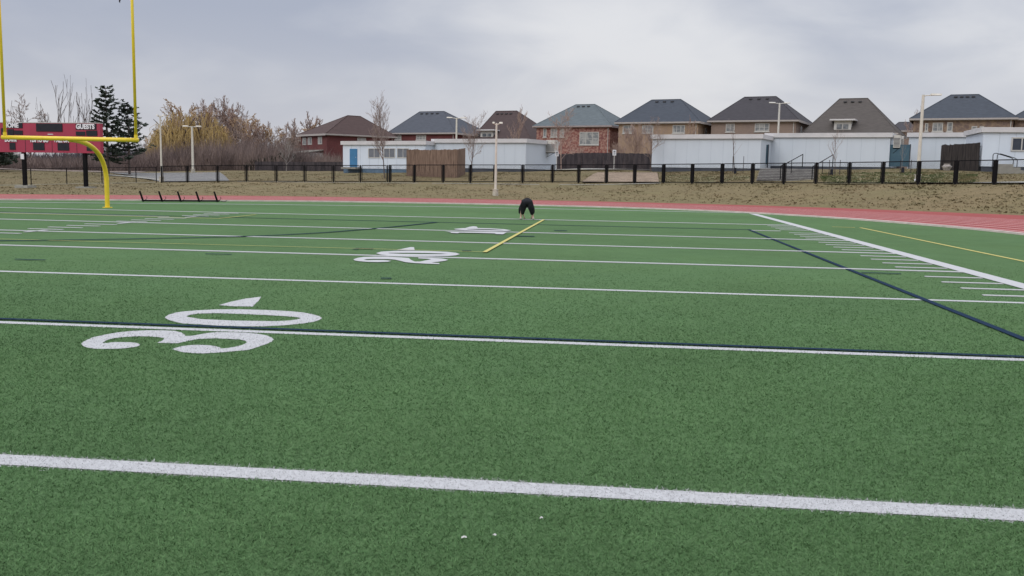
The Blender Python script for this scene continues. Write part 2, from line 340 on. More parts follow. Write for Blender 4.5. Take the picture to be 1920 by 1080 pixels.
# short curly turf fibres on the near part of the field
NB = 720000
u = rng.random(NB); D = 3.2*np.exp(u*math.log(21/3.2))
fade = np.clip((21-D)/12, .0, 1); keep = rng.random(NB) < fade; D = D[keep]; fade = fade[keep]; NB = len(D); X_ = (rng.random(NB)-.5)*1.5*D
bx_ = CP.x+RH.x*X_+FH.x*D; by_ = CP.y+RH.y*X_+FH.y*D
def inpoly(x, y, loops):
    r = np.zeros(len(x), bool)
    for l in loops:
        l = np.array(l); k = len(l)
        for i in range(k):
            (x0, y0), (x1, y1) = l[i], l[(i+1) % k]
            if y0 == y1: continue
            c = ((y0 > y) != (y1 > y)) & (x < (x1-x0)*(y-y0)/(y1-y0)+x0); r ^= c
    return r
mi = np.zeros(NB, np.int32)
mi[inpoly(bx_, by_, L30) | inpoly(bx_, by_, L30a)] = 1
jit = rng.normal(0, .013, NB)
for k, (a0, b0, w) in YL.items():
    mi[(np.abs(by_-(a0+b0*bx_)+jit) < w/2) & (bx_ < XS)] = 1
mi[np.abs(by_+36.6) < .075] = 1
mi[(np.abs(by_+27.362) < .040) & (bx_ < 4.4)] = 2
mi[(np.abs(bx_-4.42) < .052) & (by_ < -4.2)] = 2
mi[(np.abs(bx_-6.72) < .175)] = 1
for i in range(1, 45):
    if i % 5: mi[(np.abs(by_+.914*i+.1) < .05) & (bx_ > 5.52) & (bx_ < 6.5)] = 1
Dd = D
w = (.0009+.00034*Dd)*(.7+.6*rng.random(NB)); h = (.006+.014*rng.random(NB))*(.45+.55*fade); h[mi > 0] *= .8
ang = rng.random(NB)*2*math.pi; lx = rng.normal(0, .015, NB); ly = rng.normal(0, .015, NB)
V = np.zeros((NB, 3, 3), np.float32)
dx, dy = np.cos(ang)*w, np.sin(ang)*w
V[:, 0] = np.c_[bx_-dx, by_-dy, np.full(NB, .001)]; V[:, 1] = np.c_[bx_+dx, by_+dy, np.full(NB, .001)]; V[:, 2] = np.c_[bx_+lx, by_+ly, h]
me = bpy.data.meshes.new('turf_fibres'); me.vertices.add(NB*3); me.vertices.foreach_set('co', V.reshape(-1))
me.loops.add(NB*3); me.loops.foreach_set('vertex_index', np.arange(NB*3, dtype=np.int32))
me.polygons.add(NB); me.polygons.foreach_set('loop_start', np.arange(0, NB*3, 3, dtype=np.int32)); me.polygons.foreach_set('loop_total', np.full(NB, 3, np.int32))
me.polygons.foreach_set('material_index', mi)
rv = np.repeat(rng.random(NB), 3).astype(np.float32)
at_ = me.attributes.new('tint', 'FLOAT', 'POINT'); at_.data.foreach_set('value', rv)
me.update(calc_edges=True)
def fibre(name, ca, cb, cc):
    m, nt, b = newmat(name); b.inputs['Roughness'].default_value = .8; b.inputs['Specular IOR Level'].default_value = .1
    a = N(nt, 'ShaderNodeAttribute', attribute_name='tint')
    v = opos(nt, 1, 1, 1, True); f = noise(nt, v, 4, 5, .35, .65, .75); f5 = noise(nt, opos(nt, .6, 1.6, 1, True), 26, 3, .40, .64)
    c = mixc(nt, a.outputs['Fac'], ca, cb); mm = nt.nodes.new('ShaderNodeMath'); mm.operation = 'MULTIPLY'; mm.inputs[1].default_value = .6
    nt.links.new(f, mm.inputs[0]); c = mixc(nt, mm.outputs[0], c, cc)
    m5 = nt.nodes.new('ShaderNodeMath'); m5.operation = 'MULTIPLY'; m5.inputs[1].default_value = .30; nt.links.new(f5, m5.inputs[0]); c = mixc(nt, m5.outputs[0], c, tuple(x*.75 for x in ca)); c = rolls(nt, c, v)
    nt.links.new(c, b.inputs['Base Color']); return m
for mm_ in (fibre('green_fibre', (.058, .126, .046), (.158, .284, .118), (.067, .143, .052)), fibre('white_fibre', (.36, .355, .36), (.60, .595, .60), (.42, .415, .42)), fibre('navy_fibre', (.012, .02, .038), (.02, .035, .055), (.012, .02, .03))): me.materials.append(mm_)
ob = bpy.data.objects.new('turf_fibres', me); col.objects.link(ob)
tag(ob, 'short green synthetic fibres of the near turf', 'turf', kind='stuff')
# little scraps of paper on the near turf
for i, (x, y, s) in enumerate(((870, 1008, .013), (927, 1003.5, .009), (1015, 971.5, .008))):
    p = gnd(x, y, .02); m = MB()
    m.add([(-s, -.004, 0), (0, -.006, .003), (s, -.004, .001), (s*.9, .006, .004), (0, .004, .009), (-s*.9, .007, .002)], [(0, 1, 4, 5), (1, 2, 3, 4)])
    m.add([(-s, -.006, -.001), (0, -.009, .005), (s, -.004, 0), (s*.9, .006, .003), (0, .004, .008), (-s*.9, .007, .001)], [(5, 4, 1, 0), (4, 3, 2, 1)])
    o = m.build('paper_scrap', M_trim, loc=p, rz=(.2, -.4, .1)[i])
    tag(o, ('largest torn white paper scrap on the turf in front of the nearest white line', 'small white paper scrap just right of the largest one', 'tiny white paper scrap closest to the nearest white line')[i], 'paper scrap', 'paper scraps on the near turf')

# ------------------------------------------------------------------ terrain beyond the track
CC = [-500, 0, 200, 293, 450, 640, 820, 1000, 1100, 1222, 1425, 1640, 1722, 1840, 1920, 2400]
D0 = [46, 58.2, 60.5, 61.8, 64.5, 66, 66.7, 66.8, 66.6, 66.0, 63.6, 59.4, 57.2, 54.6, 53.0, 38]
FE = [(350, 73), (348.5, 79), (344, 82), (343, 83), (341, 82), (342, 81), (342, 80), (342.5, 79), (343, 78), (343.5, 75.5), (344.5, 70.5), (345, 66), (345, 64), (345.5, 61), (345.5, 59), (347, 48)]
PR = [(316, 108), (319, 108), (325, 105), (325, 105), (322, 107), (324, 100), (323, 94), (322, 91), (318, 92), (321, 87), (319, 83), (317, 80), (316, 80), (321, 73), (322, 72), (326, 62)]
rows = []      # each row: list of (D, z) per column
rows.append([(d-2, -.04) for d in D0]); rows.append([(d, .006) for d in D0])
fz = [at(c, y, d).z for c, (y, d) in zip(CC, FE)]; pz = [at(c, y, d).z for c, (y, d) in zip(CC, PR)]
rows.append([(d+(f[1]-d)*.45, .006+z*.52) for d, f, z in zip(D0, FE, fz)])
rows.append([(f[1], z) for f, z in zip(FE, fz)]); rows.append([(f[1]+.8, z+.03) for f, z in zip(FE, fz)])
rows.append([(f[1]+(p[1]-f[1])*.5, zf+(zp-zf)*.58) for f, p, zf, zp in zip(FE, PR, fz, pz)])
rows.append([(p[1], z) for p, z in zip(PR, pz)]); rows.append([(p[1]+12, z+.15) for p, z in zip(PR, pz)])
rows.append([(p[1]+60, z+.3) for p, z in zip(PR, pz)]); rows.append([(700, 3.0) for p in PR]); rows.append([(3000, 4.0) for p in PR])
def gz(px, D):
    pr = [(float(np.interp(px, CC, [r[i][0] for i in range(len(CC))])), float(np.interp(px, CC, [r[i][1] for i in range(len(CC))]))) for r in rows]
    return float(np.interp(D, [a for a, b in pr], [b for a, b in pr]))
def XY(px, D): p = at(px, 330, D); return p.x, p.y
def P3(px, D, dz=0): x, y = XY(px, D); return Vector((x, y, gz(px, D)+dz))
pxs = np.linspace(-500, 2400, 146); Ds = []
for i in range(len(rows)-1): Ds.append((i, [0, .25, .5, .75] if i < 7 else ([0, .2, .4, .6, .8] if i == 7 else [0, .5])))
m = MB(); R_ = 0
for i, ts in Ds:
    for t in ts:
        for px in pxs:
            da = np.interp(px, CC, [r[0] for r in rows[i]]); db = np.interp(px, CC, [r[0] for r in rows[i+1]])
            d = da+(db-da)*t; x, y = XY(px, d)
            nz = .05*math.sin(x*.9+y*.4)*math.sin(y*.7-x*.3) if i >= 2 else 0
            m.v.append((x, y, gz(px, d)+nz))
        R_ += 1
W_ = len(pxs)
m.f = [(r*W_+c, r*W_+c+1, (r+1)*W_+c+1, (r+1)*W_+c) for r in range(R_-1) for c in range(W_-1)]; m.mi = [0]*len(m.f)
def grassmat():
    m, nt, b = newmat('dry_grass'); b.inputs['Roughness'].default_value = .95; b.inputs['Specular IOR Level'].default_value = .1
    v = opos(nt, 1, 1, 1, True); v2 = opos(nt, .5, 2.0, 1, True)
    f1 = noise(nt, v2, .16, 5, .38, .62); f2 = noise(nt, v2, 1.1, 5, .30, .70, .75); f3 = noise(nt, v2, 4.5, 4, .32, .68, .8)
    c = mixc(nt, f1, (.205, .158, .086), (.155, .146, .068)); 
    c2 = mixc(nt, f2, (.122, .100, .056), c); c3 = mixc(nt, f3, c2, (.215, .175, .105))
    mm = nt.nodes.new('ShaderNodeMath'); mm.operation = 'MULTIPLY'; mm.inputs[1].default_value = .45; nt.links.new(f3, mm.inputs[0])
    c3 = mixc(nt, mm.outputs[0], c2, (.25, .195, .112))
    nt.links.new(c3, b.inputs['Base Color'])
    bp = N(nt, 'ShaderNodeBump', Strength=.5); bp.inputs['Distance'].default_value = .05
    nt.links.new(f2, bp.inputs['Height']); nt.links.new(bp.outputs[0], b.inputs['Normal']); return m
M_grass = grassmat()
tag(m.build('grass_bank', M_grass, smooth=True), kind='structure')
m = MB(); m.add([(-3500, -3500, -.6), (3500, -3500, -.6), (3500, 3500, -.6), (-3500, 3500, -.6)], [(0, 1, 2, 3)])
tag(m.build('ground', M_grass), kind='structure')
def drape(name, quadpts, mt, dz=.03, n=14):
    # quadpts: 4 corners as (px, D); bilinear patch laid on the terrain
    m = MB(); (a, b, c, d) = quadpts
    for i in range(n+1):
        for j in range(n+1):
            s, t = i/n, j/n
            px = (a[0]*(1-s)+b[0]*s)*(1-t)+(d[0]*(1-s)+c[0]*s)*t; D = (a[1]*(1-s)+b[1]*s)*(1-t)+(d[1]*(1-s)+c[1]*s)*t
            p = P3(px, D, dz+.03); m.v.append(tuple(p))
    m.f = [(i*(n+1)+j, (i+1)*(n+1)+j, (i+1)*(n+1)+j+1, i*(n+1)+j+1) for i in range(n) for j in range(n)]; m.mi = [0]*len(m.f)
    return tag(m.build(name, mt), kind='structure')
M_dirt = mat('dry_dirt', (.31, .235, .17), (.22, .165, .115), scale=1.0, rough=.95, bump=.5, world=True)
M_weed = mat('green_weed', (.085, .100, .038), (.27, .215, .125), scale=2.2, rough=.95, bump=.9, world=True, sc3=(.6, 1.4, 1))
drape('parking_area', [(298, 84.5), (430, 83.5), (412, 104), (205, 106)], M_grey)
drape('path', [(200, 97), (298, 86.5), (300, 88), (200, 100)], M_conc, .05)
drape('mow_strip', [(-80, 77.8), (290, 82.3), (290, 82.7), (-80, 78.3)], M_conc, .02, 20)
drape('mow_strip', [(445, 81.9), (1240, 74.9), (1240, 75.2), (445, 82.2)], M_conc, .0, 30)
drape('road', [(1022, 91.5), (1226, 88.2), (1232, 93), (1020, 97)], M_conc, .10)
drape('dirt_patch', [(1090, 78.7), (1236, 75.6), (1232, 84.5), (1120, 87)], M_dirt, .02)
drape('weed_patch', [(1545, 67.8), (1800, 62.5), (1800, 72), (1560, 76)], M_weed, .02)
drape('weed_patch', [(1245, 75.4), (1405, 71.5), (1405, 78), (1245, 82)], M_weed, -.01)
drape('path', [(1780, 62.6), (2100, 56), (2100, 58), (1780, 63.4)], M_conc, .02, 20)
# dead grass tussocks give the bank an uneven, rough surface
def tussocks(name, n, pr, fr, hmax, mt, label):
    m = MB(); 
    V = []; F = []
    for i in range(n):
        px = random.uniform(*pr); t = random.uniform(*fr)
        da = float(np.interp(px, CC, D0)); f = float(np.interp(px, CC, [q[1] for q in FE])); pd = float(np.interp(px, CC, [q[1] for q in PR]))
        D = da+.3+(f-da)*t if t <= 1 else f+1+(pd-f-2)*(t-1)
        p = P3(px, D)
        h = hmax*random.uniform(.4, 1); w = random.uniform(.05, .22)
        for k in range(3):
            a = random.uniform(0, 6.28); q = p+Vector((random.uniform(-w, w), random.uniform(-w, w), -.05)); o = len(V)
            V.append(q+Vector((math.cos(a)*w*.5, math.sin(a)*w*.5, 0))); V.append(q-Vector((math.cos(a)*w*.5, math.sin(a)*w*.5, 0))); V.append(q+Vector((random.uniform(-.15, .15), random.uniform(-.1, .1), .05+h))); F.append((o, o+1, o+2))
    m.add(V, F); tag(m.build(name, mt), label, 'grass', kind='stuff')
M_tus = mat('dead_grass', (.215, .165, .095), (.155, .135, .070), scale=.5, rough=.95, world=True, sc3=(.5, 1.2, 1), lo=.4, hi=.6)
tussocks('weed_tufts', 3200, (1540, 1830), (1.0, 1.62), .16, mat('weed_blade', (.075, .10, .035), (.19, .16, .08), scale=.6, rough=.95, world=True, lo=.42, hi=.58), 'low green and yellow weeds between the fence and the portables')
tussocks('dirt_tufts', 900, (1245, 1405), (1.0, 1.7), .14, M_tus, 'dry tufts below the long plain portable')
tussocks('grass_tufts', 16000, (-100, 2000), (0, 2), .065, M_tus, 'dry brown and olive grass tufts on the bank behind the track')

# ------------------------------------------------------------------ football goal post
gp = empty('goal_post', gnd(201.5, 389.5), 0, 'tall yellow football goal post with curved neck and two uprights', 'goal post')
O = gp.location.copy()
cl, cr = at(4, 257.5, 38.0), at(259, 262.8, 37.4); cc = cl.lerp(cr, .58)
cc = cl.lerp(cr, .5)
base = O
def L(p): return Vector(p)-O
top = Vector((base.x, base.y, base.z+1.25)); pts = [L(base)]
for t in np.linspace(0, 1, 6): pts.append(L(base.lerp(top, t)) if t > 0 else L(base+Vector((0, 0, .01))))
ctl = Vector((base.x, base.y, cc.z)); 
for i in range(1, 17):
    t = i/16; p = top*(1-t)**2+Vector((base.x-.02, base.y-.15, cc.z-.02))*2*t*(1-t)+(cc+Vector((0, 0, -.03)))*t*t; pts.append(L(p))
MB().path(pts, .098, 14).build('neck', M_yellow, gp, smooth=True)
MB().tube((0, 0, -.02), (0, 0, .03), .2, .2, 16).build('base_plate', M_yellow, gp)
MB().path([L(cl.lerp(cr, t)) for t in np.linspace(0, 1, 6)], .085, 14).build('crossbar', M_yellow, gp, smooth=True)
for t in (.022, .985):
    b0 = cl.lerp(cr, t); MB().path([L(b0), L(b0+Vector((0, 0, 9.1)))], .058, 10).build('upright', M_yellow, gp, smooth=True)
    MB().tube(L(b0+Vector((0, 0, -.02))), L(b0+Vector((0, 0, .2))), .072, .072, 12).build('collar', M_yellow, gp)
p = at(257, 258, 37.4)
tp = at(248.5, 0, 37.4)
# bird crossing the sky beside the right upright
bp_ = at(225.5, -3, 60); bd = empty('bird', bp_, 0, 'dark bird gliding in the sky beside the top of the right upright', 'bird')
m = MB(); m.path([(-.17, 0, -.02), (-.08, 0, .02), (.02, 0, .03), (.12, 0, .05), (.20, 0, .05)], .028, 8, .012); m.build('body', M_dark, bd, smooth=True)
for s in (-1, 1):
    m = MB(); 
    prof = [(0, 0, .03, .09), (.0, .0, .12, .08), (.0, -.02, .22, .06), (-.02, -.08, .33, .012)] if s > 0 else [(0, 0, .02, .09), (-.05, .02, -.12, .085), (-.10, .04, -.24, .06), (-.07, .05, -.36, .012)]
    vs = []
    for x, y, z, c in prof: vs += [(x-c, y, z), (x+c, y, z+.01), (x+c, y+.012, z+.01), (x-c, y+.012, z)]
    fs = [(4*i+j, 4*i+(j+1) % 4, 4*i+4+(j+1) % 4, 4*i+4+j) for i in range(3) for j in range(4)]+[(3, 2, 1, 0), (12, 13, 14, 15)]
    m.add(vs, fs); m.build('wing', M_dark, bd)
bd.scale = (.75,)*3

# ------------------------------------------------------------------ scoreboard
def text(s, size, w, mt, name, parent, loc, wid=None, rot=(math.pi/2, 0, 0), ext=.01):
    cu = bpy.data.curves.new('lettering', 'FONT'); cu.body = s; cu.size = size; cu.extrude = ext; cu.offset = w; cu.align_x = 'CENTER'; cu.align_y = 'CENTER'
    t = bpy.data.objects.new('tmp', cu); col.objects.link(t); dg = bpy.context.evaluated_depsgraph_get(); dg.update()
    me = bpy.data.meshes.new_from_object(t.evaluated_get(dg)); bpy.data.objects.remove(t); me.materials.clear(); me.materials.append(mt)
    o = bpy.data.objects.new(name, me); col.objects.link(o); o.parent = parent; o.location = loc; o.rotation_euler = rot
    if wid:
        xs = [v.co.x for v in me.vertices]; k = wid/(max(xs)-min(xs)); o.scale = (k, 1, 1)
    return o
SD = 71.0
A = at(-6, 229.5, SD+1.2); B = at(187, 232, SD-.6); lo = at(187, 287.5, SD-.6).z; A.z = A.z
wd = math.hypot(B.x-A.x, B.y-A.y); rz = math.atan2(B.y-A.y, B.x-A.x); ht = (A.z+B.z)/2-lo
gzb = gz(90, SD)
sb = empty('scoreboard', (A.x, A.y, gzb), rz, 'wide red football scoreboard with black panels on two dark posts', 'scoreboard')
z0 = lo-gzb; z1 = z0+ht
def bx(px): return wd*(px+6)/193
def bz(py): return z0+ht*(1-(py-229.5-(2.5)*0)/56)
MB().box(0, 0, z0, wd, .35, z1).build('cabinet', M_red, sb)
MB().box(-.02, -.02, z1, wd+.02, .37, z1+.05).build('top_trim', M_trim, sb)
def panel(x0, x1, y0, y1):
    MB().box(bx(x0), -.04, bz(y1), bx(x1), 0, bz(y0)).build('display', M_dark, sb)
# image rows run slightly downhill to the right: sh() levels them
def sh(px): return 2.5*(px+6)/193
for x0, x1, y0, y1 in ((10, 43, 229.5, 239.5), (14, 26, 241.5, 253), (27, 43, 244, 252), (2, 6, 240, 252), (69, 118, 230.5, 245.5), (143, 160, 245, 252.5), (162, 182, 243, 253), (17, 28, 267.5, 281), (62, 83, 267, 281), (108, 129, 267, 281), (162, 172, 267, 281)):
    panel(x0, x1, y0-0, y1)
m = MB().box(bx(143), -.03, bz(241.5), bx(181), 0, bz(230.5)); m.build('name_panel', M_dark, sb)
def lab(s, x0, x1, y0, y1):
    text(s, 1.38*(bz(y0)-bz(y1)), .022, M_ltr, 'lettering', sb, ((bx(x0)+bx(x1))/2, -.055, (bz(y0)+bz(y1))/2), bx(x1)-bx(x0))
lab('HOME', 8, 36, 230.5, 239); lab('GUESTS', 144, 178, 231.5, 240.5)
lab('DOWN', 9, 31, 259, 266); lab('YDS TO GO', 56, 92, 259, 266); lab('BALL ON', 103, 130, 259, 266); lab('QTR', 148, 166, 259, 266)
MB().box(bx(90), -.03, bz(251.2), bx(100), 0, bz(250)).build('maker_plate', M_ltr, sb)
for px in (46.5, 97, 143):
    MB().box(bx(px), -.012, z0, bx(px)+.03, 0, bz(257)).build('seam', M_dark, sb)
for px in (40, 155):
    x = bx(px); o = MB().box(x-.12, .06, -.3, x+.12, .3, z0).build('post', M_black, sb)
    MB().box(x-.55, -.3, -.4, x+.55, .7, .16).build('footing', M_conc, sb)
MB().box(bx(36.5), .0, z0-.52, bx(42.5), .055, z0-.12).build('control_box', M_ltr, sb)

# ------------------------------------------------------------------ blocking sled
s0 = gnd(269, 378.2); s1 = gnd(408, 378.8); sd = (s1-s0); sl = sd.length
sled = empty('blocking_sled', s0, math.atan2(sd.y, sd.x), 'low black five pad football blocking sled lying beside the track', 'blocking sled')
m = MB(); m.box(-.05, -.04, .02, sl+.1, .04, .10); m.box(-.05, .5, .02, sl+.1, .56, .07)
m.build('base_rail', M_black, sled)
px_w = sl/(408-269)
for i in range(5):
    x = sl*i/4
    m = MB(); a = Vector((x-.02, 0, .06)); b = Vector((x-.17, -.02, .55)); m.path([a, a.lerp(b, .3), a.lerp(b, .7), b], .052, 8, .045); m.build('pad', M_black, sled)
    m = MB(); m.path([(x+.02, 0, .08), (x+.10, 0, .10), (x+.17, 0, .16), (x+.18, 0, .23), (x+.14, 0, .27)], .014, 6); m.build('spring_arm', M_black, sled)
    m = MB(); m.box(x-.03, -.1, .0, x+.03, .62, .035); m.build('runner', M_black, sled)
m = MB(); m.path([(sl+.1, 0, .07), (sl+.2, 0, .05), (sl+.32, 0, .02), (sl+.42, 0, .03), (sl+.47, 0, .10)], .018, 6); m.build('tow_hook', M_black, sled)

# ------------------------------------------------------------------ person bending forward
def skin_mesh(name, verts, edges, radii, mt, parent, root=0, sub=2, flat_=None):
    me = bpy.data.meshes.new(name); me.from_pydata(verts, edges, []); o = bpy.data.objects.new(name, me); col.objects.link(o)
    md = o.modifiers.new('s', 'SKIN'); md.use_smooth_shade = True
    for i, r in enumerate(radii):
        sv = me.skin_vertices[0].data[i]; sv.radius = r if isinstance(r, tuple) else (r, r); sv.use_root = (i == root)
    sm = o.modifiers.new('d', 'SUBSURF'); sm.levels = sub; sm.render_levels = sub
    dg = bpy.context.evaluated_depsgraph_get(); dg.update(); me2 = bpy.data.meshes.new_from_object(o.evaluated_get(dg)); o.modifiers.clear()
    o.data = me2; me2.materials.clear(); me2.materials.append(mt); o.parent = parent
    me2.polygons.foreach_set('use_smooth', [True]*len(me2.polygons)); return o
pp = gnd(987.5, 411.8)
per = empty('person', pp, .10, 'person in black clothes bending over with both hands on the turf at the goal line', 'person')
vb = [(0, 0, .70), (-.10, 0, .66), (-.19, -.03, .40), (-.225, .02, .12), (-.235, -.02, .035), (-.235, .14, .02),
      (.10, 0, .66), (.20, -.03, .40), (.245, .02, .12), (.255, -.02, .035), (.262, .14, .02),
      (0, .18, .66), (0, .38, .62), (0, .52, .58), (0, .60, .54), (0, .68, .50),
      (-.17, .50, .55), (-.19, .55, .30), (-.10, .58, .07), (-.09, .62, .025),
      (.17, .50, .55), (.235, .55, .30), (.20, .58, .07), (.19, .62, .025)]
eb = [(0, 1), (1, 2), (2, 3), (3, 4), (4, 5), (0, 6), (6, 7), (7, 8), (8, 9), (9, 10), (0, 11), (11, 12), (12, 13), (13, 14), (14, 15), (13, 16), (16, 17), (17, 18), (18, 19), (13, 20), (20, 21), (21, 22), (22, 23)]
rb = [.11, .09, .062, .036, .034, .026, .10, .062, .036, .034, .026, .10, .10, .07, .05, .08, .05, .034, .024, .028, .05, .034, .024, .028]
for wi in (19, 23):
    wx, wy, wz = vb[wi]
    for k, (fx, fy, ln) in enumerate(((-.045, .05, .05), (-.02, .075, .06), (.0, .085, .062), (.022, .075, .058), (.05, .03, .045))):
        i = len(vb); vb.append((wx+fx*.7, wy+fy*.5, .022)); vb.append((wx+fx, wy+fy, .014)); eb += [(wi, i), (i, i+1)]; rb += [.010, .008]
skin_mesh('body', vb, eb, rb, M_skin, per)
vt = [(0, -.02, .66), (-.115, -.03, .62), (-.135, -.06, .50), (-.155, -.045, .36), (-.175, 0, .19), (.115, -.03, .62), (.15, -.06, .50), (.185, -.045, .36), (.215, 0, .18), (0, .14, .68)]
skin_mesh('trousers', vt, [(0, 1), (1, 2), (2, 3), (3, 4), (0, 5), (5, 6), (6, 7), (7, 8), (0, 9)], [(.19, .18), .165, .14, .105, .06, .165, .14, .105, .06, .17], M_cloth, per)
vs_ = [(0, .02, .69), (0, .30, .68), (0, .48, .60), (-.17, .50, .56), (-.265, .42, .40), (-.275, .44, .20), (.17, .50, .56), (.25, .52, .42), (.262, .55, .20)]
skin_mesh('top', vs_, [(0, 1), (1, 2), (2, 3), (3, 4), (4, 5), (2, 6), (6, 7), (7, 8)], [.18, .19, .15, .11, .075, .05, .11, .075, .05], M_cloth, per)
skin_mesh('hair', [(0, .62, .55), (0, .70, .51), (0, .76, .47)], [(0, 1), (1, 2)], [.07, .09, .06], M_hair, per)
for x in (-.236, .258):
    skin_mesh('shoe', [(x, -.05, .045), (x, .05, .045), (x+.008, .15, .035), (x+.01, .20, .028)], [(0, 1), (1, 2), (2, 3)], [.04, .042, .04, .028], M_shoe, per)

# ------------------------------------------------------------------ lamp posts
def lamp(px, D, top_py, style, label, by=None, r=.09, mt=None):
    b = P3(px, D) if by is None else at(px, by, D); H = at(px, top_py, D).z-b.z
    e = empty('lamp_post', b, -YAW, label, 'lamp post', 'lamp posts'); mt = mt or M_cream
    m = MB(); m.tube((0, 0, -.2), (0, 0, H), r, r*.72, 12); m.build('pole', mt, e, smooth=False)
    m = MB(); m.tube((0, 0, -.3), (0, 0, .42), .24, .20, 14); m.box(-.2, -.2, .42, .2, .2, .48); m.build('footing', mat('lamp_footing', (.50, .46, .38), (.38, .35, .29), scale=3), e)
    arms = {'small': ((-.45, .25), (.55, .9)), 'tee': ((-1.0, 1), (1.0, 1)), 'double': ((-1.15, 1), (1.15, 1)), 'right': ((1.25, 1),), 'mini': ((-.3, .6), (.45, .8))}[style]
    for ax, k in arms:
        s = 1 if ax > 0 else -1
        MB().path([(0, 0, H-.12), (s*.2, 0, H-.04), (s*abs(ax)*.55, 0, H-.02)], .035, 8).build('arm', mt, e)
        hm = MB(); x0, x1 = sorted((s*abs(ax)*.42, ax)); n = 7; vs = []
        for i in range(n):
            t = i/(n-1); x = x0+(x1-x0)*t; w = .20*math.sin(math.pi*(.12+.76*t))**.6; vs += [(x, -w, H-.03), (x, w, H-.03), (x, w*.6, H+.09), (x, -w*.6, H+.09)]
        fs = [(4*i+j, 4*i+(j+1) % 4, 4*i+4+(j+1) % 4, 4*i+4+j) for i in range(n-1) for j in range(4)]+[(3, 2, 1, 0), (4*n-4, 4*n-3, 4*n-2, 4*n-1)]
        hm.add(vs, fs); hm.build('lamp_head', mt, e)
    return e
lamp(929.5, 69, 231, 'mini', 'single cream lamp post at the foot of the grass bank behind the bending person', r=.10)
lamp(303, 84.3, 217, 'mini', 'slim pale lamp post by the fence corner left of the car park', r=.09)
lamp(362, 103, 237, 'tee', 'white lamp post with two curved arms standing in the car park', r=.14)
lamp(855, 110, 221, 'double', 'white double headed lamp post behind the grey portable beside the blue grey roof', r=.13)
lamp(1455, 104, 193, 'double', 'white double headed lamp post rising behind the two long white portables', r=.13, mt=M_wmetal)
lamp(1721, 66.5, 177.5, 'right', 'tallest pale lamp post, its one arm pointing right', r=.13)

# ------------------------------------------------------------------ fences
def wires(Lw, H, step=.10, r=.0035):
    m = MB()
    n = int((Lw+H)/step)
    for k in range(n):
        for sgn in (1, -1):
            x0 = k*step-H; x1 = k*step; 
            a = [x0, 0.0]; b = [x1, H]
            if a[0] < 0: a = [0, -x0]
            if b[0] > Lw: b = [Lw, H-(x1-Lw)]
            if a[1] >= H or b[1] <= 0: continue
            if sgn < 0: a[1] = H-a[1]; b[1] = H-b[1]
            m.tube((a[0], .004*sgn, a[1]), (b[0], .004*sgn, b[1]), r, r, 3, False)
    return m
def fence_run(posts, Hs, label, thick, pr, group=None):
    pts = []
    for i, px in enumerate(posts):
        y = float(np.interp(px, CC, [q[0] for q in FE])); D = float(np.interp(px, CC, [q[1] for q in FE])); pts.append(P3(px, D, .0))
    root = empty('chain_link_fence', pts[0], 0, label, 'fence'); O = pts[0]
    for i, p in enumerate(pts):
        H = Hs(posts[i]); q = pts[min(i+1, len(pts)-1)]-pts[max(i-1, 0)]; a = math.atan2(q.y, q.x)
        if thick: MB().box(-pr, -.05, -.3, pr, .05, H+.03).build('post', M_black, root, p-O, a)
        else: MB().tube((0, 0, -.3), (0, 0, H+.03), pr, pr, 8).build('post', M_black, root, p-O)
    for i in range(len(pts)-1):
        a, b = pts[i], pts[i+1]; d = b-a; H = Hs((posts[i]+posts[i+1])/2); ln = math.hypot(d.x, d.y); ang = math.atan2(d.y, d.x)
        g = .13 if thick else .0
        m = MB(); th = .032 if thick else .024; sl_ = d.z/ln
        def zz(x, z): return z+sl_*x
        m.tube((g, 0, zz(g, H)), (ln-g, 0, zz(ln-g, H)), th, th, 6)
        if thick:
            m.tube((g, 0, zz(g, .08)), (ln-g, 0, zz(ln-g, .08)), th, th, 6)
            m.tube((g, 0, zz(g, .08)), (g, 0, zz(g, H)), th, th, 6); m.tube((ln-g, 0, zz(ln-g, .08)), (ln-g, 0, zz(ln-g, H)), th, th, 6)
        o = m.build('rail_frame', M_black, root, a-O, ang)
        w_ = wires(ln-2*g, H-.1, .11); w_.v = [(x+g, y, zz(x+g, z)+.08) for x, y, z in w_.v]
        w_.build('mesh', M_black, o)
    return root
main_posts = [408, 462, 518, 571.5, 625, 676, 727, 777, 831, 882, 928, 980, 1036, 1085, 1137, 1190, 1244, 1298, 1354, 1411, 1470, 1530, 1592, 1655, 1722, 1792, 1865, 1942, 2024, 2110]
fence_run([303, 351.5]+main_posts[:7], lambda p: 1.44, 'lower black chain link fence from the slim lamp post to the white portable', True, .05)
fence_run([731]+main_posts[7:], lambda p: 1.46+.07*(p-731)/1150, 'taller black chain link fence with thick posts along the top of the grass bank', True, .078)
fence_run([-75, -8, 58, 125, 191, 255, 293], lambda p: 1.37, 'thin black chain link fence behind the scoreboard', False, .04)

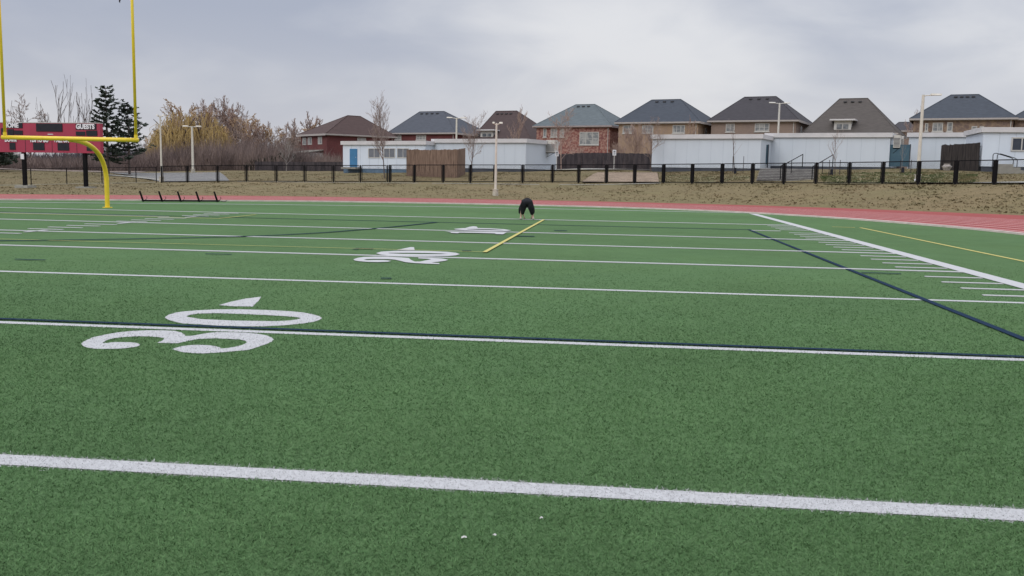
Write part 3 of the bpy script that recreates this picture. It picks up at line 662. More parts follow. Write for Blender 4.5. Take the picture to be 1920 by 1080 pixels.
def board_fence(name, pts, H, mt, label, cat='wooden fence', bw=.15, jag=.03, tops=None):
    root = empty(name, pts[0], 0, label, cat); O = pts[0]
    for k in range(len(pts)-1):
        a, b = pts[k], pts[k+1]; d = b-a; ln = math.hypot(d.x, d.y); n = max(1, int(ln/bw)); m = MB()
        for i in range(n):
            t0 = i/n; t1 = (i+1)/n-.012/ln; z = a.z+d.z*t0; hh = H if tops is None else tops[k]+(tops[k+1]-tops[k])*t0
            m.box(ln*t0, random.uniform(-.012, .012), a.z-O.z+d.z*t0-.35, ln*t1, .035+random.uniform(-.01, .01), a.z-O.z+d.z*t0+hh+random.uniform(-jag, jag))
        o = m.build('boards', mt, root, (a.x-O.x, a.y-O.y, 0), math.atan2(d.y, d.x))
        m = MB()
        for zr in (.3, H*.5, H-.25): m.box(0, .045, a.z-O.z+zr, ln, .09, a.z-O.z+zr+.09)
        m.build('rails', mt, root, (a.x-O.x, a.y-O.y, 0), math.atan2(d.y, d.x))
    return root
def zpt(px, py, D): return at(px, py, D)
# brown enclosure beside the left portable
p_ = [zpt(783, 324, 91.5), zpt(762, 327, 88.2), zpt(857, 328, 84.5), zpt(872, 323.5, 88.5)]
board_fence('wooden_enclosure', p_, 2.25, M_wood, 'weathered brown board enclosure between the two left portables', 'wooden fence', .16)
p_ = [zpt(1770, 316, 79.5), zpt(1762, 319.5, 76.5), zpt(1834, 316.5, 72.6)]
board_fence('wooden_enclosure', p_, 2.0, M_dwood, 'dark brown board enclosure beside the right portables', 'wooden fence', .15)
board_fence('wooden_fence', [P3(990, 104), P3(1110, 101), P3(1228, 98)], 1.75, M_gwood, 'long dark boundary fence below the mottled red brick house', 'wooden fence', .15)
board_fence('wooden_fence', [P3(478, 121), P3(560, 118), P3(645, 114)], 1.15, M_gwood, 'grey boundary fence left of the white portable with the blue door', 'wooden fence', .15)

# ------------------------------------------------------------------ buildings
M_ventc = mat('vent_metal', (.06, .06, .065), (.04, .04, .045), scale=3)
class Face:
    """a vertical wall plane: origin o (world), direction along the wall d"""
    def __init__(s, o, d): s.o = Vector(o); s.d = Vector((d[0], d[1], 0)).normalized()
    def s_at(s, px):
        r = ray(px, 330); n = Vector((-r.y, r.x, 0)); return -(s.o-CP).dot(n)/s.d.dot(n)
    def loc(s, px, py):
        t = s.s_at(px); w = s.o+s.d*t; D = dist(w); return t, at(px, py, D).z
def win(parent, x0, x1, z0, z1, y=0.0, side=None, mull=2, bars=0, fr=.09, pane=None, name='window', mt=None, sill=True):
    """window frame ring in local x-z plane, facing -y, with its panes as a sub-part; side=True puts it on the local x=const side wall"""
    m = MB(); T = .06
    m.box(x0, y-T, z0, x0+fr, y, z1); m.box(x1-fr, y-T, z0, x1, y, z1); m.box(x0+fr, y-T, z1-fr, x1-fr, y, z1); m.box(x0+fr, y-T, z0, x1-fr, y, z0+fr)
    for i in range(1, mull):
        x = x0+(x1-x0)*i/mull; m.box(x-fr*.4, y-T+.005, z0+fr, x+fr*.4, y, z1-fr)
    for i in range(1, bars+1):
        z = z0+(z1-z0)*i/(bars+1); m.box(x0+fr, y-T+.02, z-.02, x1-fr, y, z+.02)
    if sill: m.box(x0-.08, y-.12, z0-.1, x1+.08, y, z0-.005)
    o = m.build(name, mt or M_trim, parent)
    MB().box(x0+fr, y-.025, z0+fr, x1-fr, y-.004, z1-fr).build('pane', pane or M_glass, o)
    return o
def house(px0, D0, px1, ang, eave, ridge, wall, roof, label, depth=11, ov=.45, wins=(), vents=3, cols_=None, base=3.0, side_wins=False, ridge_t=.5, pent=()):
    a = math.radians(ang); rz = -YAW-a
    d = Vector((math.cos(rz), math.sin(rz), 0)); bk = Vector((-math.sin(rz), math.cos(rz), 0))
    o = at(px0, 300, D0); o.z = base
    F = Face(o, d); Wd = F.s_at(px1); ez = at(px0, eave, D0).z-base
    e = empty('house', o, rz, label, 'house', 'brick houses behind the school')
    MB().box(0, 0, -2, Wd, depth, ez).build('wall', wall, e)
    ro = o+bk*(depth*ridge_t); RF = Face(ro, d); (r0, rz0) = RF.loc(ridge[0], ridge[1]); (r1, rz1) = RF.loc(ridge[2], ridge[3]); rh = (rz0+rz1)/2-base
    m = MB(); x0, x1, y0, y1 = -ov, Wd+ov, -ov, depth+ov; yr = depth*ridge_t; r0 = max(r0, .5); r1 = min(r1, Wd-.5)
    m.add([(x0, y0, ez), (x1, y0, ez), (x1, y1, ez), (x0, y1, ez), (r0, yr, rh), (r1, yr, rh)], [(0, 1, 5, 4), (1, 2, 5), (2, 3, 4, 5), (3, 0, 4), (3, 2, 1, 0)])
    rf = m.build('roof', roof, e)
    m = MB(); m.tube((r0, yr, rh), (r1, yr, rh), .07, .07, 6); [m.tube(p, q, .06, .06, 6) for p, q in (((x0, y0, ez), (r0, yr, rh)), ((x1, y0, ez), (r1, yr, rh)), ((x1, y1, ez), (r1, yr, rh)), ((x0, y1, ez), (r0, yr, rh)))]
    m.build('ridge_cap', roof, rf)
    for i in range(vents):
        x = r0+(r1-r0)*(i+.9)/(vents+.8); t = .90; z = ez+(rh-ez)*t; y = -ov+(yr+ov)*t
        MB().box(x-.2, y-.25, z-.05, x+.2, y+.08, z+.09).build('roof_vent', M_ventc, rf)
    m = MB(); m.box(x0-.03, y0-.03, ez-.19, x1+.03, y0+.05, ez-.003); m.box(x1-.05, y0+.06, ez-.28, x1+.03, y1, ez-.003); m.box(x0-.03, y0+.06, ez-.28, x0+.05, y1, ez-.003); m.box(x0+.06, y0+.06, ez-.25, x1-.06, 0.0-.003, ez-.2)
    m.build('gutter', mat('brown_gutter', (.42, .38, .36), (.36, .33, .31)) if cols_ is None else cols_, e)
    MB().tube((Wd-.25, -.06, 0), (Wd-.25, -.06, ez-.28), .05, .05, 6).build('downpipe', M_trim, e)
    for w_ in wins:
        xa, z1 = F.loc(w_[0], w_[2]); xb, z0 = F.loc(w_[1], w_[3]); win(e, xa, xb, z0-base, z1-base, mull=w_[4] if len(w_) > 4 else 2, bars=1, pane=M_pane)
    if side_wins:
        for yy_ in (depth*.3, depth*.6):
            m = MB(); m.box(Wd, yy_, ez-1.9, Wd+.05, yy_+.9, ez-.6); o2 = m.build('window', M_trim, e); MB().box(Wd+.052, yy_+.12, ez-1.78, Wd+.07, yy_+.78, ez-.72).build('pane', M_glass, o2)
    e['_w'] = Wd; return e, F, Wd, ez, o, rz, rh
def pop(e):
    if '_w' in e[0]: del e[0]['_w']
    return e
B_red = brick('red_brick', (.135, .030, .030), (.10, .024, .026), (.16, .08, .07), (.09, .022, .026), .6)
B_mot = brick('mottled_brick', (.20, .052, .045), (.15, .042, .042), (.26, .17, .15), (.42, .27, .21), 3.0, .5, .16, .75)
B_bei = brick('beige_brick', (.34, .225, .14), (.29, .19, .12), (.3, .25, .2), (.27, .19, .14), .7)
B_tan = brick('tan_brick', (.255, .185, .145), (.22, .16, .13), (.25, .2, .17), (.20, .15, .13), .7)
B_mix = brick('brown_brick', (.165, .11, .09), (.12, .08, .07), (.22, .18, .16), (.31, .225, .15), 1.8, .4, .12, .7)
R_brn = roofm('brown_shingle', (.085, .056, .052)); R_slate = roofm('slate_shingle', (.082, .090, .108)); R_red = roofm('dark_brown_shingle', (.075, .052, .050))
R_green = roofm('blue_green_shingle', (.125, .148, .158)); R_blue = roofm('dark_blue_shingle', (.065, .075, .092)); R_char = roofm('charcoal_shingle', (.060, .056, .062)); R_tau = roofm('taupe_shingle', (.100, .088, .080))

# far left corner house, seen on its corner
h1 = house(613, 140, 737, -40, 250.5, (652, 216, 676, 219), B_red, R_brn, 'dark red brick house with brown hip roof at the left end of the row', depth=8.1, vents=0, wins=[(670, 686, 258, 263, 2)], ridge_t=.5)
pop(h1)
e1, F1, W1, ez1, o1, rz1, rh1 = h1
m = MB(); m.add([(W1*.45, -.3, ez1), (W1+.42, -.3, ez1), (W1+.42, 8.5, ez1), (W1*.45, 8.5, ez1), (W1*.45, 4.05, rh1-.55), (W1*.86, 4.05, rh1-.75)], [(0, 1, 5, 4), (1, 2, 5), (2, 3, 4, 5)]); m.build('roof_wing', R_brn, e1)
for t_ in (.58, .72): MB().box(W1*t_-.2, 3.3, rh1-1.0, W1*t_+.2, 3.7, rh1-.7).build('roof_vent', M_trim, e1)
sd1 = Vector((-math.sin(rz1), math.cos(rz1), 0)); FL = Face(o1, sd1)
for (a_, b_, t_, c_) in ((575, 568, 258, 272), (585.5, 578, 257.5, 271.5), (604.5, 597, 256, 270.5), (572, 568.5, 288, 303)):
    ya, z1 = FL.loc(a_, t_); yb, z0 = FL.loc(b_, c_); m = MB(); m.box(-.06, ya, z0-3, 0, yb, z1-3); o2 = m.build('window', M_trim, e1)
    MB().box(-.075, ya+.12, z0-3+.12, -.062, (ya+yb)/2-.05, z1-3-.12).build('pane', M_pane, o2); MB().box(-.075, (ya+yb)/2+.05, z0-3+.12, -.062, yb-.12, z1-3-.12).build('pane', M_pane, o2)
ya, z1 = FL.loc(606, 287); yb, z0 = FL.loc(578, 303)
m = MB(); m.box(-2.2, ya, -1, 0, yb, z1-3); sr = m.build('sunroom', M_trim, e1)
for k in range(3):
    y_ = ya+(yb-ya)*(.08+.3*k); MB().box(-2.24, y_, z0-3+.5, -2.205, y_+.9, z1-3-.35).build('pane', M_glass, sr)
m = MB(); m.add([(-2.5, ya-.2, z1-3), (-2.5, yb+.2, z1-3), (0, yb+.2, z1-2.6), (0, ya-.2, z1-2.6), (-2.5, ya-.2, z1-2.9), (-2.5, yb+.2, z1-2.9), (0, yb+.2, z1-2.5), (0, ya-.2, z1-2.5)], [(3, 2, 1, 0), (4, 5, 6, 7), (0, 1, 5, 4), (1, 2, 6, 5), (2, 3, 7, 6), (3, 0, 4, 7)]); m.build('sunroom_roof', M_conc, sr)
pop(house(541, 175, 569, 20, 263, (548, 255, 560, 255), mat('pink_wall', (.30, .19, .17)), R_brn, 'small pinkish house edge beside the dark red brick house', depth=8, vents=0, base=3))
pop(house(733, 150, 852, 28, 249.5, (786, 210, 832, 208.5), B_red, R_slate, 'red brick house with blue grey hip roof behind the tall bare tree', wins=[(740, 752.5, 253.5, 262.5), (780, 798.5, 253.5, 262.5, 3)], vents=4))
h3 = pop(house(888, 150, 992, 26, 262, (927, 208.5, 967, 208), B_red, R_red, 'house with a dark brown roof and white dormer behind the grey portable', depth=13, vents=4))
def dormer(h, x0, x1, y0, y1, roof, wpx):
    e, F, Wd, ez, o, rz, rh = h; xa, zt = F.loc(x0, y0); xb, zb = F.loc(x1, y1); b = o.z
    yb_ = 0.15
    d = MB().box(xa, yb_, zb-b-1.5, xb, 4.5, zt-b).build('dormer', M_trim, e)
    m = MB(); m.box(xa-.5, yb_-.5, zt-b, xb+.5, 5.2, zt-b+.18); m.build('dormer_eave', M_roofp, d)
    w0, w1 = F.s_at(wpx[0]), F.s_at(wpx[1])
    k = (w1-w0)/2
    for i in range(2): MB().box(w0+i*k+.08, yb_-.05, zb-b+.1, w0+(i+1)*k-.08, yb_-.01, zt-b-.45).build('pane', M_glass, d)
dormer(h3, 899, 922, 245, 257, R_red, (902, 920))
pop(house(1005, 138, 1141, 27, 236.5, (1076, 196.5, 1112, 195.5), B_mot, R_green, 'mottled red and cream brick house with pale blue green roof', wins=[(1017, 1023, 241, 257, 1), (1031, 1043, 241, 257, 2), (1048, 1056, 241, 257, 2), (1085, 1121, 247.5, 271.5, 3)], vents=3, side_wins=False, cols_=mat('pink_gutter', (.36, .30, .29), (.3, .25, .24))))
pop(house(1158, 130, 1305, 27, 229.5, (1217, 187.5, 1271, 186.3), B_bei, R_blue, 'beige brick house with dark blue hip roof', wins=[(1165, 1186, 235.5, 250, 2), (1201, 1222, 235, 249.5, 2), (1258, 1281, 234.5, 249.5, 3)], vents=3, side_wins=True))
pop(house(1331, 126, 1487, 27, 226.5, (1389, 182, 1448, 181), B_tan, R_char, 'tan brick house with charcoal roof behind the double headed lamp post', wins=[(1357, 1373.5, 232, 247.5, 2), (1411, 1438, 231, 246.5, 3)], vents=3, side_wins=True))
h7 = pop(house(1508, 122, 1672, 27, 250, (1566, 185.5, 1618, 184), B_tan, R_tau, 'house with a broad taupe grey roof and a small dormer', depth=12, vents=3))
dormer(h7, 1558, 1590, 226, 243, R_tau, (1562, 1586))
pop(house(1668, 150, 1712, 27, 245, (1676, 229, 1705, 229), B_tan, R_char, 'low dark roofed house in the gap behind the teal screen', vents=0))
pop(house(1708, 116, 1892, 26, 222.5, (1772, 178, 1824, 177), B_mix, R_blue, 'brown mixed brick house with dark blue roof behind the tallest lamp post', wins=[(1728, 1734, 231, 246, 1), (1742, 1761.5, 230, 246.5, 2), (1769, 1779.5, 229, 246.5, 1), (1815, 1825.5, 236.5, 245, 1), (1830, 1838, 236.5, 243, 1)], vents=4))
pop(house(1897, 112, 2080, 26, 222, (1960, 178, 2010, 178), B_mix, R_blue, 'edge of a house with steep dark roof at the right border of the photo', vents=1))

M_seam = mat('seam_grey', (.50, .55, .605), (.47, .52, .575), scale=2)
def portable(px0, D0, px1, ang, top, skirt_y, depth, wall, label, skirt=M_dskirt, dr=None, wn=(), fascia=.28, left_out=0):
    a = math.radians(ang); rz = -YAW-a; d = Vector((math.cos(rz), math.sin(rz), 0))
    o = at(px0, top, D0); zt = o.z; base = at(px0, skirt_y, D0).z; g = P3(px0, D0).z; o.z = base
    F = Face(o, d); Wd = F.s_at(px1); H = zt-base
    e = empty('portable_classroom', o, rz, label, 'portable classroom', 'portable classrooms behind the fence')
    m = MB(); m.box(0, 0, 0, Wd, depth, H-.02)
    nb = int(Wd/1.22)
    o_ = m.build('wall', wall, e)
    for i in range(1, nb+1):
        x = i*Wd/(nb+1); MB().box(x-.02, -.008, .02, x+.02, -.001, H-fascia).build('panel_seam', M_seam, e)
    MB().box(.03, .05, -1.9, Wd-.03, depth-.05, -.003).build('skirting', skirt, e)
    m = MB(); r = .18
    m.box(-r, -r, H-.0, Wd+r, depth+r, H+.10); m.box(-r, -r, H-fascia, Wd+r, -.02, H-.003); m.box(Wd+.02, -.017, H-fascia, Wd+r, depth+r, H-.003); m.box(-r, -.017, H-fascia, -.02, depth+r, H-.003)
    m.build('roof', M_roofp, e)
    if dr:
        xa, z1 = F.loc(dr[0], dr[2]); xb, z0 = F.loc(dr[1], dr[3]); z0 -= base; z1 -= base
        m = MB(); m.box(xa, -.06, z0, xb, -.003, z1); dd = m.build('door', M_blue, e); MB().tube((xb-.12, -.12, z0+1.0), (xb-.12, -.06, z0+1.0), .035, .035, 8).build('handle', M_wmetal, dd)
        MB().box(xa-.4, -1.0, z0-.22, xb+.6, -.07, z0-.04).build('doorstep', M_conc, e)
    for w_ in wn:
        xa, z1 = F.loc(w_[0], w_[2]); xb, z0 = F.loc(w_[1], w_[3]); win(e, xa, xb, z0-base, z1-base, mull=w_[4], fr=w_[5] if len(w_) > 5 else .05, pane=w_[6] if len(w_) > 6 else M_pane, mt=w_[7] if len(w_) > 7 else M_wmetal, sill=False)
    return e, F, Wd, H, depth, o, rz
M_grpane = mat('grey_blind', (.19, .20, .225), (.13, .14, .16), scale=1.5, rough=.4)
M_dkpane = mat('dark_window', (.035, .045, .065), (.05, .06, .08), scale=1.5, rough=.2)
portable(643, 100, 797, 30, 266.5, 315.5, 7, M_pw, 'white portable classroom with a blue door and grey windows', M_bskirt, (656.5, 670, 279, 313),
         [(691, 713, 278, 296, 2, .05, M_grpane), (720, 741, 278, 296, 2, .05, M_grpane), (745, 767, 278, 296, 2, .05, M_grpane)])
l2 = portable(813, 96, 985, 28, 262.5, 314.5, 7, M_pw2, 'grey white portable classroom with an end wall air conditioner left of the red brick house', M_dskirt)
def aircon(e, x, y, z, w=.5, d=.9, h=.95):
    o = MB().box(x, y, z, x+w, y+d, z+h).build('air_conditioner', M_wmetal, e)
    m = MB()
    for i in range(7): m.box(x+.04, y-.02, z+.1+i*.11, x+w-.04, y-.002, z+.15+i*.11)
    m.build('grille', M_dskirt, o)
    m = MB(); m.box(x-.02, y+.05, z-.08, x+w, y+d, z-.003); m.tube((x, y+.1, z-.5), (x+w-.1, y+.1, z-.06), .02, .02, 6); m.build('bracket', M_black, o)
aircon(l2[0], l2[2]+.02, 4.3, l2[3]-1.05, 1.0, .8, 1.2)
p3_ = portable(1223.5, 86.5, 1424, 27, 254.5, 313.5, 7, M_pw2, 'long plain white portable classroom right of the beige brick house')
p4_ = portable(1438, 86, 1665, 27, 252, 311, 7, M_pw2, 'long plain white portable classroom behind the concrete steps')
p5_ = portable(1705, 84, 1829, 26, 251, 316, 7, M_pw2, 'white portable classroom partly hidden by the dark board enclosure')
aircon(p4_[0], p4_[2]+.25, .1, p4_[3]-1.15, .55, .8, 1.05)
aircon(p5_[0], -1.25, .9, p5_[3]-1.25, .75, .8, 1.1)
p6_ = portable(1845, 72.5, 2090, 14, 241, 312, 6, M_pw, 'white portable classroom with a dark window at the right border of the photo', M_dskirt, None,
         [(1891, 1931, 257, 284, 2, .10, M_dkpane, M_trim), (1990, 2030, 257, 284, 2, .10, M_dkpane, M_trim)])
# teal screens between the portables
def screen(px0, px1, D, y0, y1, label, ang=27):
    o = at(px0, y1, D); rz = -YAW-math.radians(ang); F = Face(o, (math.cos(rz), math.sin(rz))); w = F.s_at(px1); h = at(px0, y0, D).z-o.z
    e = empty('screen_wall', o, rz, label, 'screen wall', 'teal screens between the portables')
    n = max(1, int(w/1.1)); 
    for i in range(n): MB().box(w*i/n, 0, 0, w*(i+1)/n-.03, .05, h).build('panel', M_teal, e)
    m = MB(); [m.box(w*i/n-.05, .052, -.3, w*i/n+.05, .15, h+.03) for i in range(n+1)]; m.build('frame', M_dskirt, e)
    return e
screen(1424.5, 1437.5, 84.2, 271.5, 308, 'narrow teal screen in the gap between the two long portables')
screen(1663.5, 1703, 81.5, 271, 312, 'wide teal screen in front of two air conditioners')

# ------------------------------------------------------------------ concrete steps with handrails
sb_, st_ = P3(1468, 71), None
e = empty('concrete_steps', P3(1472, 71.8), -YAW-math.radians(18), 'broad grey concrete steps behind the fence with two dark handrails', 'steps')
x0s, x1s = -2.1, 2.1; n = 8; m = MB()
for i in range(n): m.box(x0s, i*.55-.09, .02+i*.125, x1s, i*.55+.46, .10+i*.125)
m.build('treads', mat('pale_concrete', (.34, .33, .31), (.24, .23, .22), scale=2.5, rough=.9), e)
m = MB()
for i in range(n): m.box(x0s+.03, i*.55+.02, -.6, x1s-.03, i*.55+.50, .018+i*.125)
m.build('risers', mat('shaded_concrete', (.13, .12, .12), (.08, .075, .075), scale=2.5, rough=.9), e)  # shade below the tread lips is painted in as a darker concrete colour
m = MB(); m.box(-1.9, .8, -.6, -1.4, 4.6, 1.2) if False else None
for xr in (-.35, 1.95):
    m = MB(); z0 = .12; 
    def hz(y): return .1+y/.55*.125
    pts = [(xr-.0, .15, hz(.15)), (xr, .15, hz(.15)+.98), (xr+.0, 2.3, hz(2.3)+.98), (xr+.0, 4.6, hz(4.6)+1.0), (xr, 4.6, hz(4.6))]
    # the rail climbs to the right in the photo: skew the run sideways
    pts = [(x+(y-.15)*.33, y, z) for x, y, z in pts]
    m.path(pts[0:2], .032, 8); m.path(pts[1:4], .032, 8); m.path(pts[3:5], .032, 8); q = pts[2]; m.path([q, (q[0], q[1], q[2]-.98)], .028, 8)
    m.build('handrail', M_black, e)
M_hr = M_black
# steps with looped rails at the right portable
e = empty('side_steps', at(1873, 316.5, 69.5), -YAW-math.radians(14), 'small concrete steps with two looped black handrails at the right portable', 'steps')
m = MB(); m.box(0, 0, -.8, .95, 1.3, .35); m.box(.96, 0, -.8, 1.45, 1.3, .12); m.box(1.46, 0, -.8, 1.95, 1.3, -.08); m.build('treads', M_conc, e)
for y_, dx_ in ((.05, -.45), (1.2, .1)):
    m = MB(); pts = [(dx_, y_, -.05), (dx_, y_, 1.0), (dx_+.06, y_, 1.1), (dx_+.2, y_, 1.13), (dx_+1.2, y_, .82), (dx_+1.33, y_, .74), (dx_+1.38, y_, .62), (dx_+1.38, y_, -.5)]
    m.path(pts, .028, 8); m.build('handrail', M_black, e)

# ------------------------------------------------------------------ signs
def sign(px, D, y0, y1, foot, label):
    b = at(px, foot, D); t = at(px, y0, D).z-b.z; u = at(px, y1, D).z-b.z
    e = empty('parking_sign', b, -YAW, label, 'sign', 'small white signs by the road'); MB().tube((0, 0, -.3), (0, 0, t), .03, .03, 6).build('post', M_wmetal, e)
    p = MB().box(-.17, -.045, u, .17, -.032, t).build('plate', M_ltr, e)
    m = MB(); m.box(-.10, -.052, u+.10, .10, -.046, u+.14); m.box(-.09, -.052, t-.2, .09, -.046, t-.10); m.box(-.10, -.052, (u+t)/2-.06, .10, -.046, (u+t)/2); m.build('marking', M_dskirt, p)
sign(1043.5, 93, 283, 293, 318, 'left of two small white signs, near the grey portable air conditioner')
sign(1151, 90.5, 281, 291.5, 316, 'right of two small white signs, in front of the dark boundary fence')
# pale boulders and ball
def rock(px, D, foot, w, h, label, name='boulder'):
    p = at(px, foot, D); m = MB(); n = 10; vs = []
    for j in range(6):
        v = j/5; 
        for i in range(n):
            a = 2*math.pi*i/n; rr = w*math.sin(math.pi*(.15+.8*v)*.5+.35*(1-v))*(1 if v < .8 else .6)*random.uniform(.88, 1.08); vs.append((rr*math.cos(a), rr*.7*math.sin(a), h*v-.1))
    fs = [(j*n+i, j*n+(i+1) % n, (j+1)*n+(i+1) % n, (j+1)*n+i) for j in range(5) for i in range(n)]+[tuple(range(5*n, 6*n))]
    m.add(vs, fs); tag(m.build(name, M_rock, loc=p, smooth=False), label, 'boulder')
rock(1775, 72, 317, .42, .5, 'pale boulder in front of the dark board enclosure')
rock(375, 101, 326.5, .45, .3, 'low white rock at the edge of the car park right of the lamp post footing')
rock(387, 101, 326.5, .16, .25, 'small white stone right of the low white rock by the car park')
p = at(1716.5, 338.3, 64.9); m = MB()
n1, n2 = 12, 8; vs = [(.10*math.sin(math.pi*j/n2)*math.cos(2*math.pi*i/n1), .10*math.sin(math.pi*j/n2)*math.sin(2*math.pi*i/n1), .10*math.cos(math.pi*j/n2)) for j in range(n2+1) for i in range(n1)]
m.add(vs, [(j*n1+i, (j+1)*n1+i, (j+1)*n1+(i+1) % n1, j*n1+(i+1) % n1) for j in range(n2) for i in range(n1)]); tag(m.build('ball', M_ltr, loc=p, smooth=True), 'small white ball on the weeds at the foot of the tallest lamp post', 'ball')

# ------------------------------------------------------------------ trees
def bare_tree(H, seed, spread=.45, trunk=.35, nb=(5, 4, 4), rmin=.012, r0=None, up=.35, levels=4, stem=1, droop=0, lens=(.55, .5, .5, .45)):
    """returns (trunk_mesh, crown_mesh) builders of a leafless tree of height H"""
    R = random.Random(seed); T = MB(); Cn = MB(); r0 = r0 or H*.016
    def branch(p, d, ln, r, lev):
        n = 4 if lev <= 1 else 3; pts = [p]; dd = d.copy(); segn = n
        for i in range(segn):
            jt = .03 if lev == 0 and stem == 1 else .12
            dd = (dd+Vector((R.gauss(0, jt), R.gauss(0, jt), R.gauss(0, .08)+(up*.25 if lev else 0)-droop*(lev >= 3)*.5))).normalized(); pts.append(pts[-1]+dd*(ln/segn))
        tgt = T if lev == 0 else Cn
        for i in range(segn):
            ra = max(rmin, r*(1-.75*i/segn)); rb_ = max(rmin*.8, r*(1-.75*(i+1)/segn)); tgt.tube(pts[i], pts[i+1], ra, rb_, 6 if lev < 1 else (4 if lev < 2 else 3), False)
        if lev < levels:
            k = nb[min(lev, len(nb)-1)]; k = k+R.randint(-1, 1)
            for j in range(max(1, k)):
                t = (trunk+(1-trunk)*(j+R.random()*.8)/k) if lev == 0 else .2+.8*(j+R.random())/k
                t = min(t, .98); f = t*segn; i = min(int(f), segn-1); q = pts[i].lerp(pts[i+1], f-i)
                base_d = (pts[i+1]-pts[i]).normalized(); a = R.uniform(0, 6.28); o = base_d.orthogonal().normalized(); o = Matrix.Rotation(a, 3, base_d) @ o
                sp = spread*R.uniform(.7, 1.3)*(1.15 if lev == 0 else 1); nd = (base_d*math.cos(sp)+o*math.sin(sp)+Vector((0, 0, up*.3))).normalized()
                branch(q, nd, ln*lens[min(lev, 3)]*R.uniform(.7, 1.15)*(1.25-.6*t if lev == 0 else 1), max(rmin, r*(1-.7*t)*.6), lev+1)
    for s in range(stem):
        dv = Vector((R.gauss(0, .02), R.gauss(0, .02), 1)) if stem == 1 else Vector((math.cos(s*6.28/stem+seed)*.22, math.sin(s*6.28/stem+seed)*.22, 1))
        branch(Vector((0, 0, -.3)), dv.normalized(), H*(.86 if stem == 1 else R.uniform(.7, .95)), r0*(1 if stem == 1 else .75), 0)
    return T, Cn
TM = {}
def tree(kind, px, D, top_py, label, seed=1, mts=(None, None), by=None, cat='tree', group=None, name='bare_tree', wide=1.0, **kw):
    b = P3(px, D) if by is None else at(px, by, D); H = at(px, top_py, D).z-b.z
    mt, mc = mts[0] or M_bark, mts[1] or M_twig
    if kind not in TM:
        T, Cn = bare_tree(10, seed, **kw)
        zs = max(v[2] for v in Cn.v+T.v); k = 10/zs
        for M_ in (T, Cn): M_.v = [(x*k, y*k, z*k) for x, y, z in M_.v]
        r = empty(name, b, 0, label, cat, group); t = T.build('trunk', mt, r); c = Cn.build('crown', mc, r); TM[kind] = r
    else:
        r = TM[kind].copy(); col.objects.link(r); r.location = b; r['label'] = label
        if group: r['group'] = group
        for ch in list(TM[kind].children): c = ch.copy(); col.objects.link(c); c.parent = r
    r.rotation_euler = (0, 0, (px*1.7) % 6.28); s = H/10; r.scale = (s*wide, s*wide, s)
    return r
# young trees along the portables
tree('y1', 721, 86, 168, 'tallest slender bare tree in front of the white portable windows', 3, up=.45, spread=.62, nb=(30, 6, 5), levels=3, rmin=.014, trunk=.28, lens=(.34, .45, .45, .4), r0=.10, wide=.85)
tree('y2', 882, 83, 205, 'bare young tree in front of the grey portable by the brown enclosure', 8, up=.4, spread=.7, nb=(22, 6, 4), levels=3, rmin=.015, trunk=.3, lens=(.38, .45, .45, .4), r0=.11, wide=.9)
tree('y3', 1219, 85, 216, 'bushy bare tree at the left end of the long plain portable', 11, up=.55, spread=.85, nb=(13, 5, 3), levels=3, rmin=.024, trunk=.24, lens=(.45, .5, .45, .4), r0=.10, wide=1.0)
tree('y4', 1377, 80, 222, 'thin staked sapling with few twigs in front of the long plain portable', 5, up=.8, spread=.7, nb=(6, 2, 2), levels=2, rmin=.016, trunk=.4, lens=(.3, .4, .4, .4), r0=.11)
tree('y5', 1565, 74, 236, 'small young bare tree in front of the portable below the taupe roof', 6, up=.8, spread=.65, nb=(11, 3, 2), levels=3, rmin=.018, trunk=.35, lens=(.38, .4, .4, .4), r0=.11, wide=.95)
tree('y6', 1690, 73, 246, 'faint small bare tree in front of the wide teal screen', 9, mts=(M_pale, M_pale), up=.7, spread=.6, nb=(9, 3, 2), levels=3, rmin=.014, trunk=.35, lens=(.35, .4, .4, .4), r0=.08)
tree('y7', 1052, 92, 200, 'bare reddish tree in front of the mottled brick house', 14, mts=(M_twigr, M_twigr), up=.35, spread=.75, nb=(15, 5, 4), levels=3, rmin=.024, trunk=.24, lens=(.42, .5, .45, .4), r0=.10, wide=.95)
tree('y8', 968, 112, 196, 'bare tree rising behind the grey portable in front of the dark brown roof', 15, mts=(M_twigr, M_twigr), up=.8, spread=.6, nb=(14, 5, 4), levels=3, rmin=.026, trunk=.3, lens=(.38, .5, .45, .4), r0=.10)
tree('y9', 1160, 104, 262, 'low bare shrub behind the dark boundary fence left of the beige house', 17, mts=(M_twigr, M_twigr), name='bare_shrub', cat='shrub', up=.6, spread=.6, nb=(8, 5, 4), levels=3, stem=5, rmin=.03, trunk=.15, r0=.09)
tree('y9', 1190, 104, 225, 'taller bare shrub behind the boundary fence in front of the beige house', 17, name='bare_shrub')
tree('y9', 1085, 106, 272, 'low bare shrub behind the boundary fence under the wide house window', 17, name='bare_shrub')
tree('y8', 1289, 108, 216, 'thin bare tree in front of the beige house windows behind the long portable', 15)
tree('y8', 1700, 135, 198, 'bare tree top in the gap between the taupe roof and the brown house', 15)
def stakes(px, D, top, label, guard=True):
    for k, dx in enumerate((-5, 15)):
        b = P3(px+dx, D-.2); h = at(px+dx, top, D).z-b.z; m = MB(); m.tube((0, 0, -.3), (0, 0, h), .025, .025, 6)
        tag(m.build('tree_stake', M_gwood, loc=b), (label+(' left of its trunk' if k == 0 else ' right of its trunk')), 'stake', 'stakes beside the young trees')
    if guard:
        b = P3(px, D-.1); m = MB(); m.tube((0, 0, -.1), (0, 0, .5), .13, .11, 8); tag(m.build('trunk_guard', M_dark, loc=b), 'black guard at the foot of the '+label.split(' at the ')[-1].split(' by the ')[0], 'trunk guard')
stakes(1378, 79.8, 293, 'thin stake at the sapling before the long plain portable')
stakes(1559, 73.8, 300, 'thin stake at the young tree below the taupe roof')
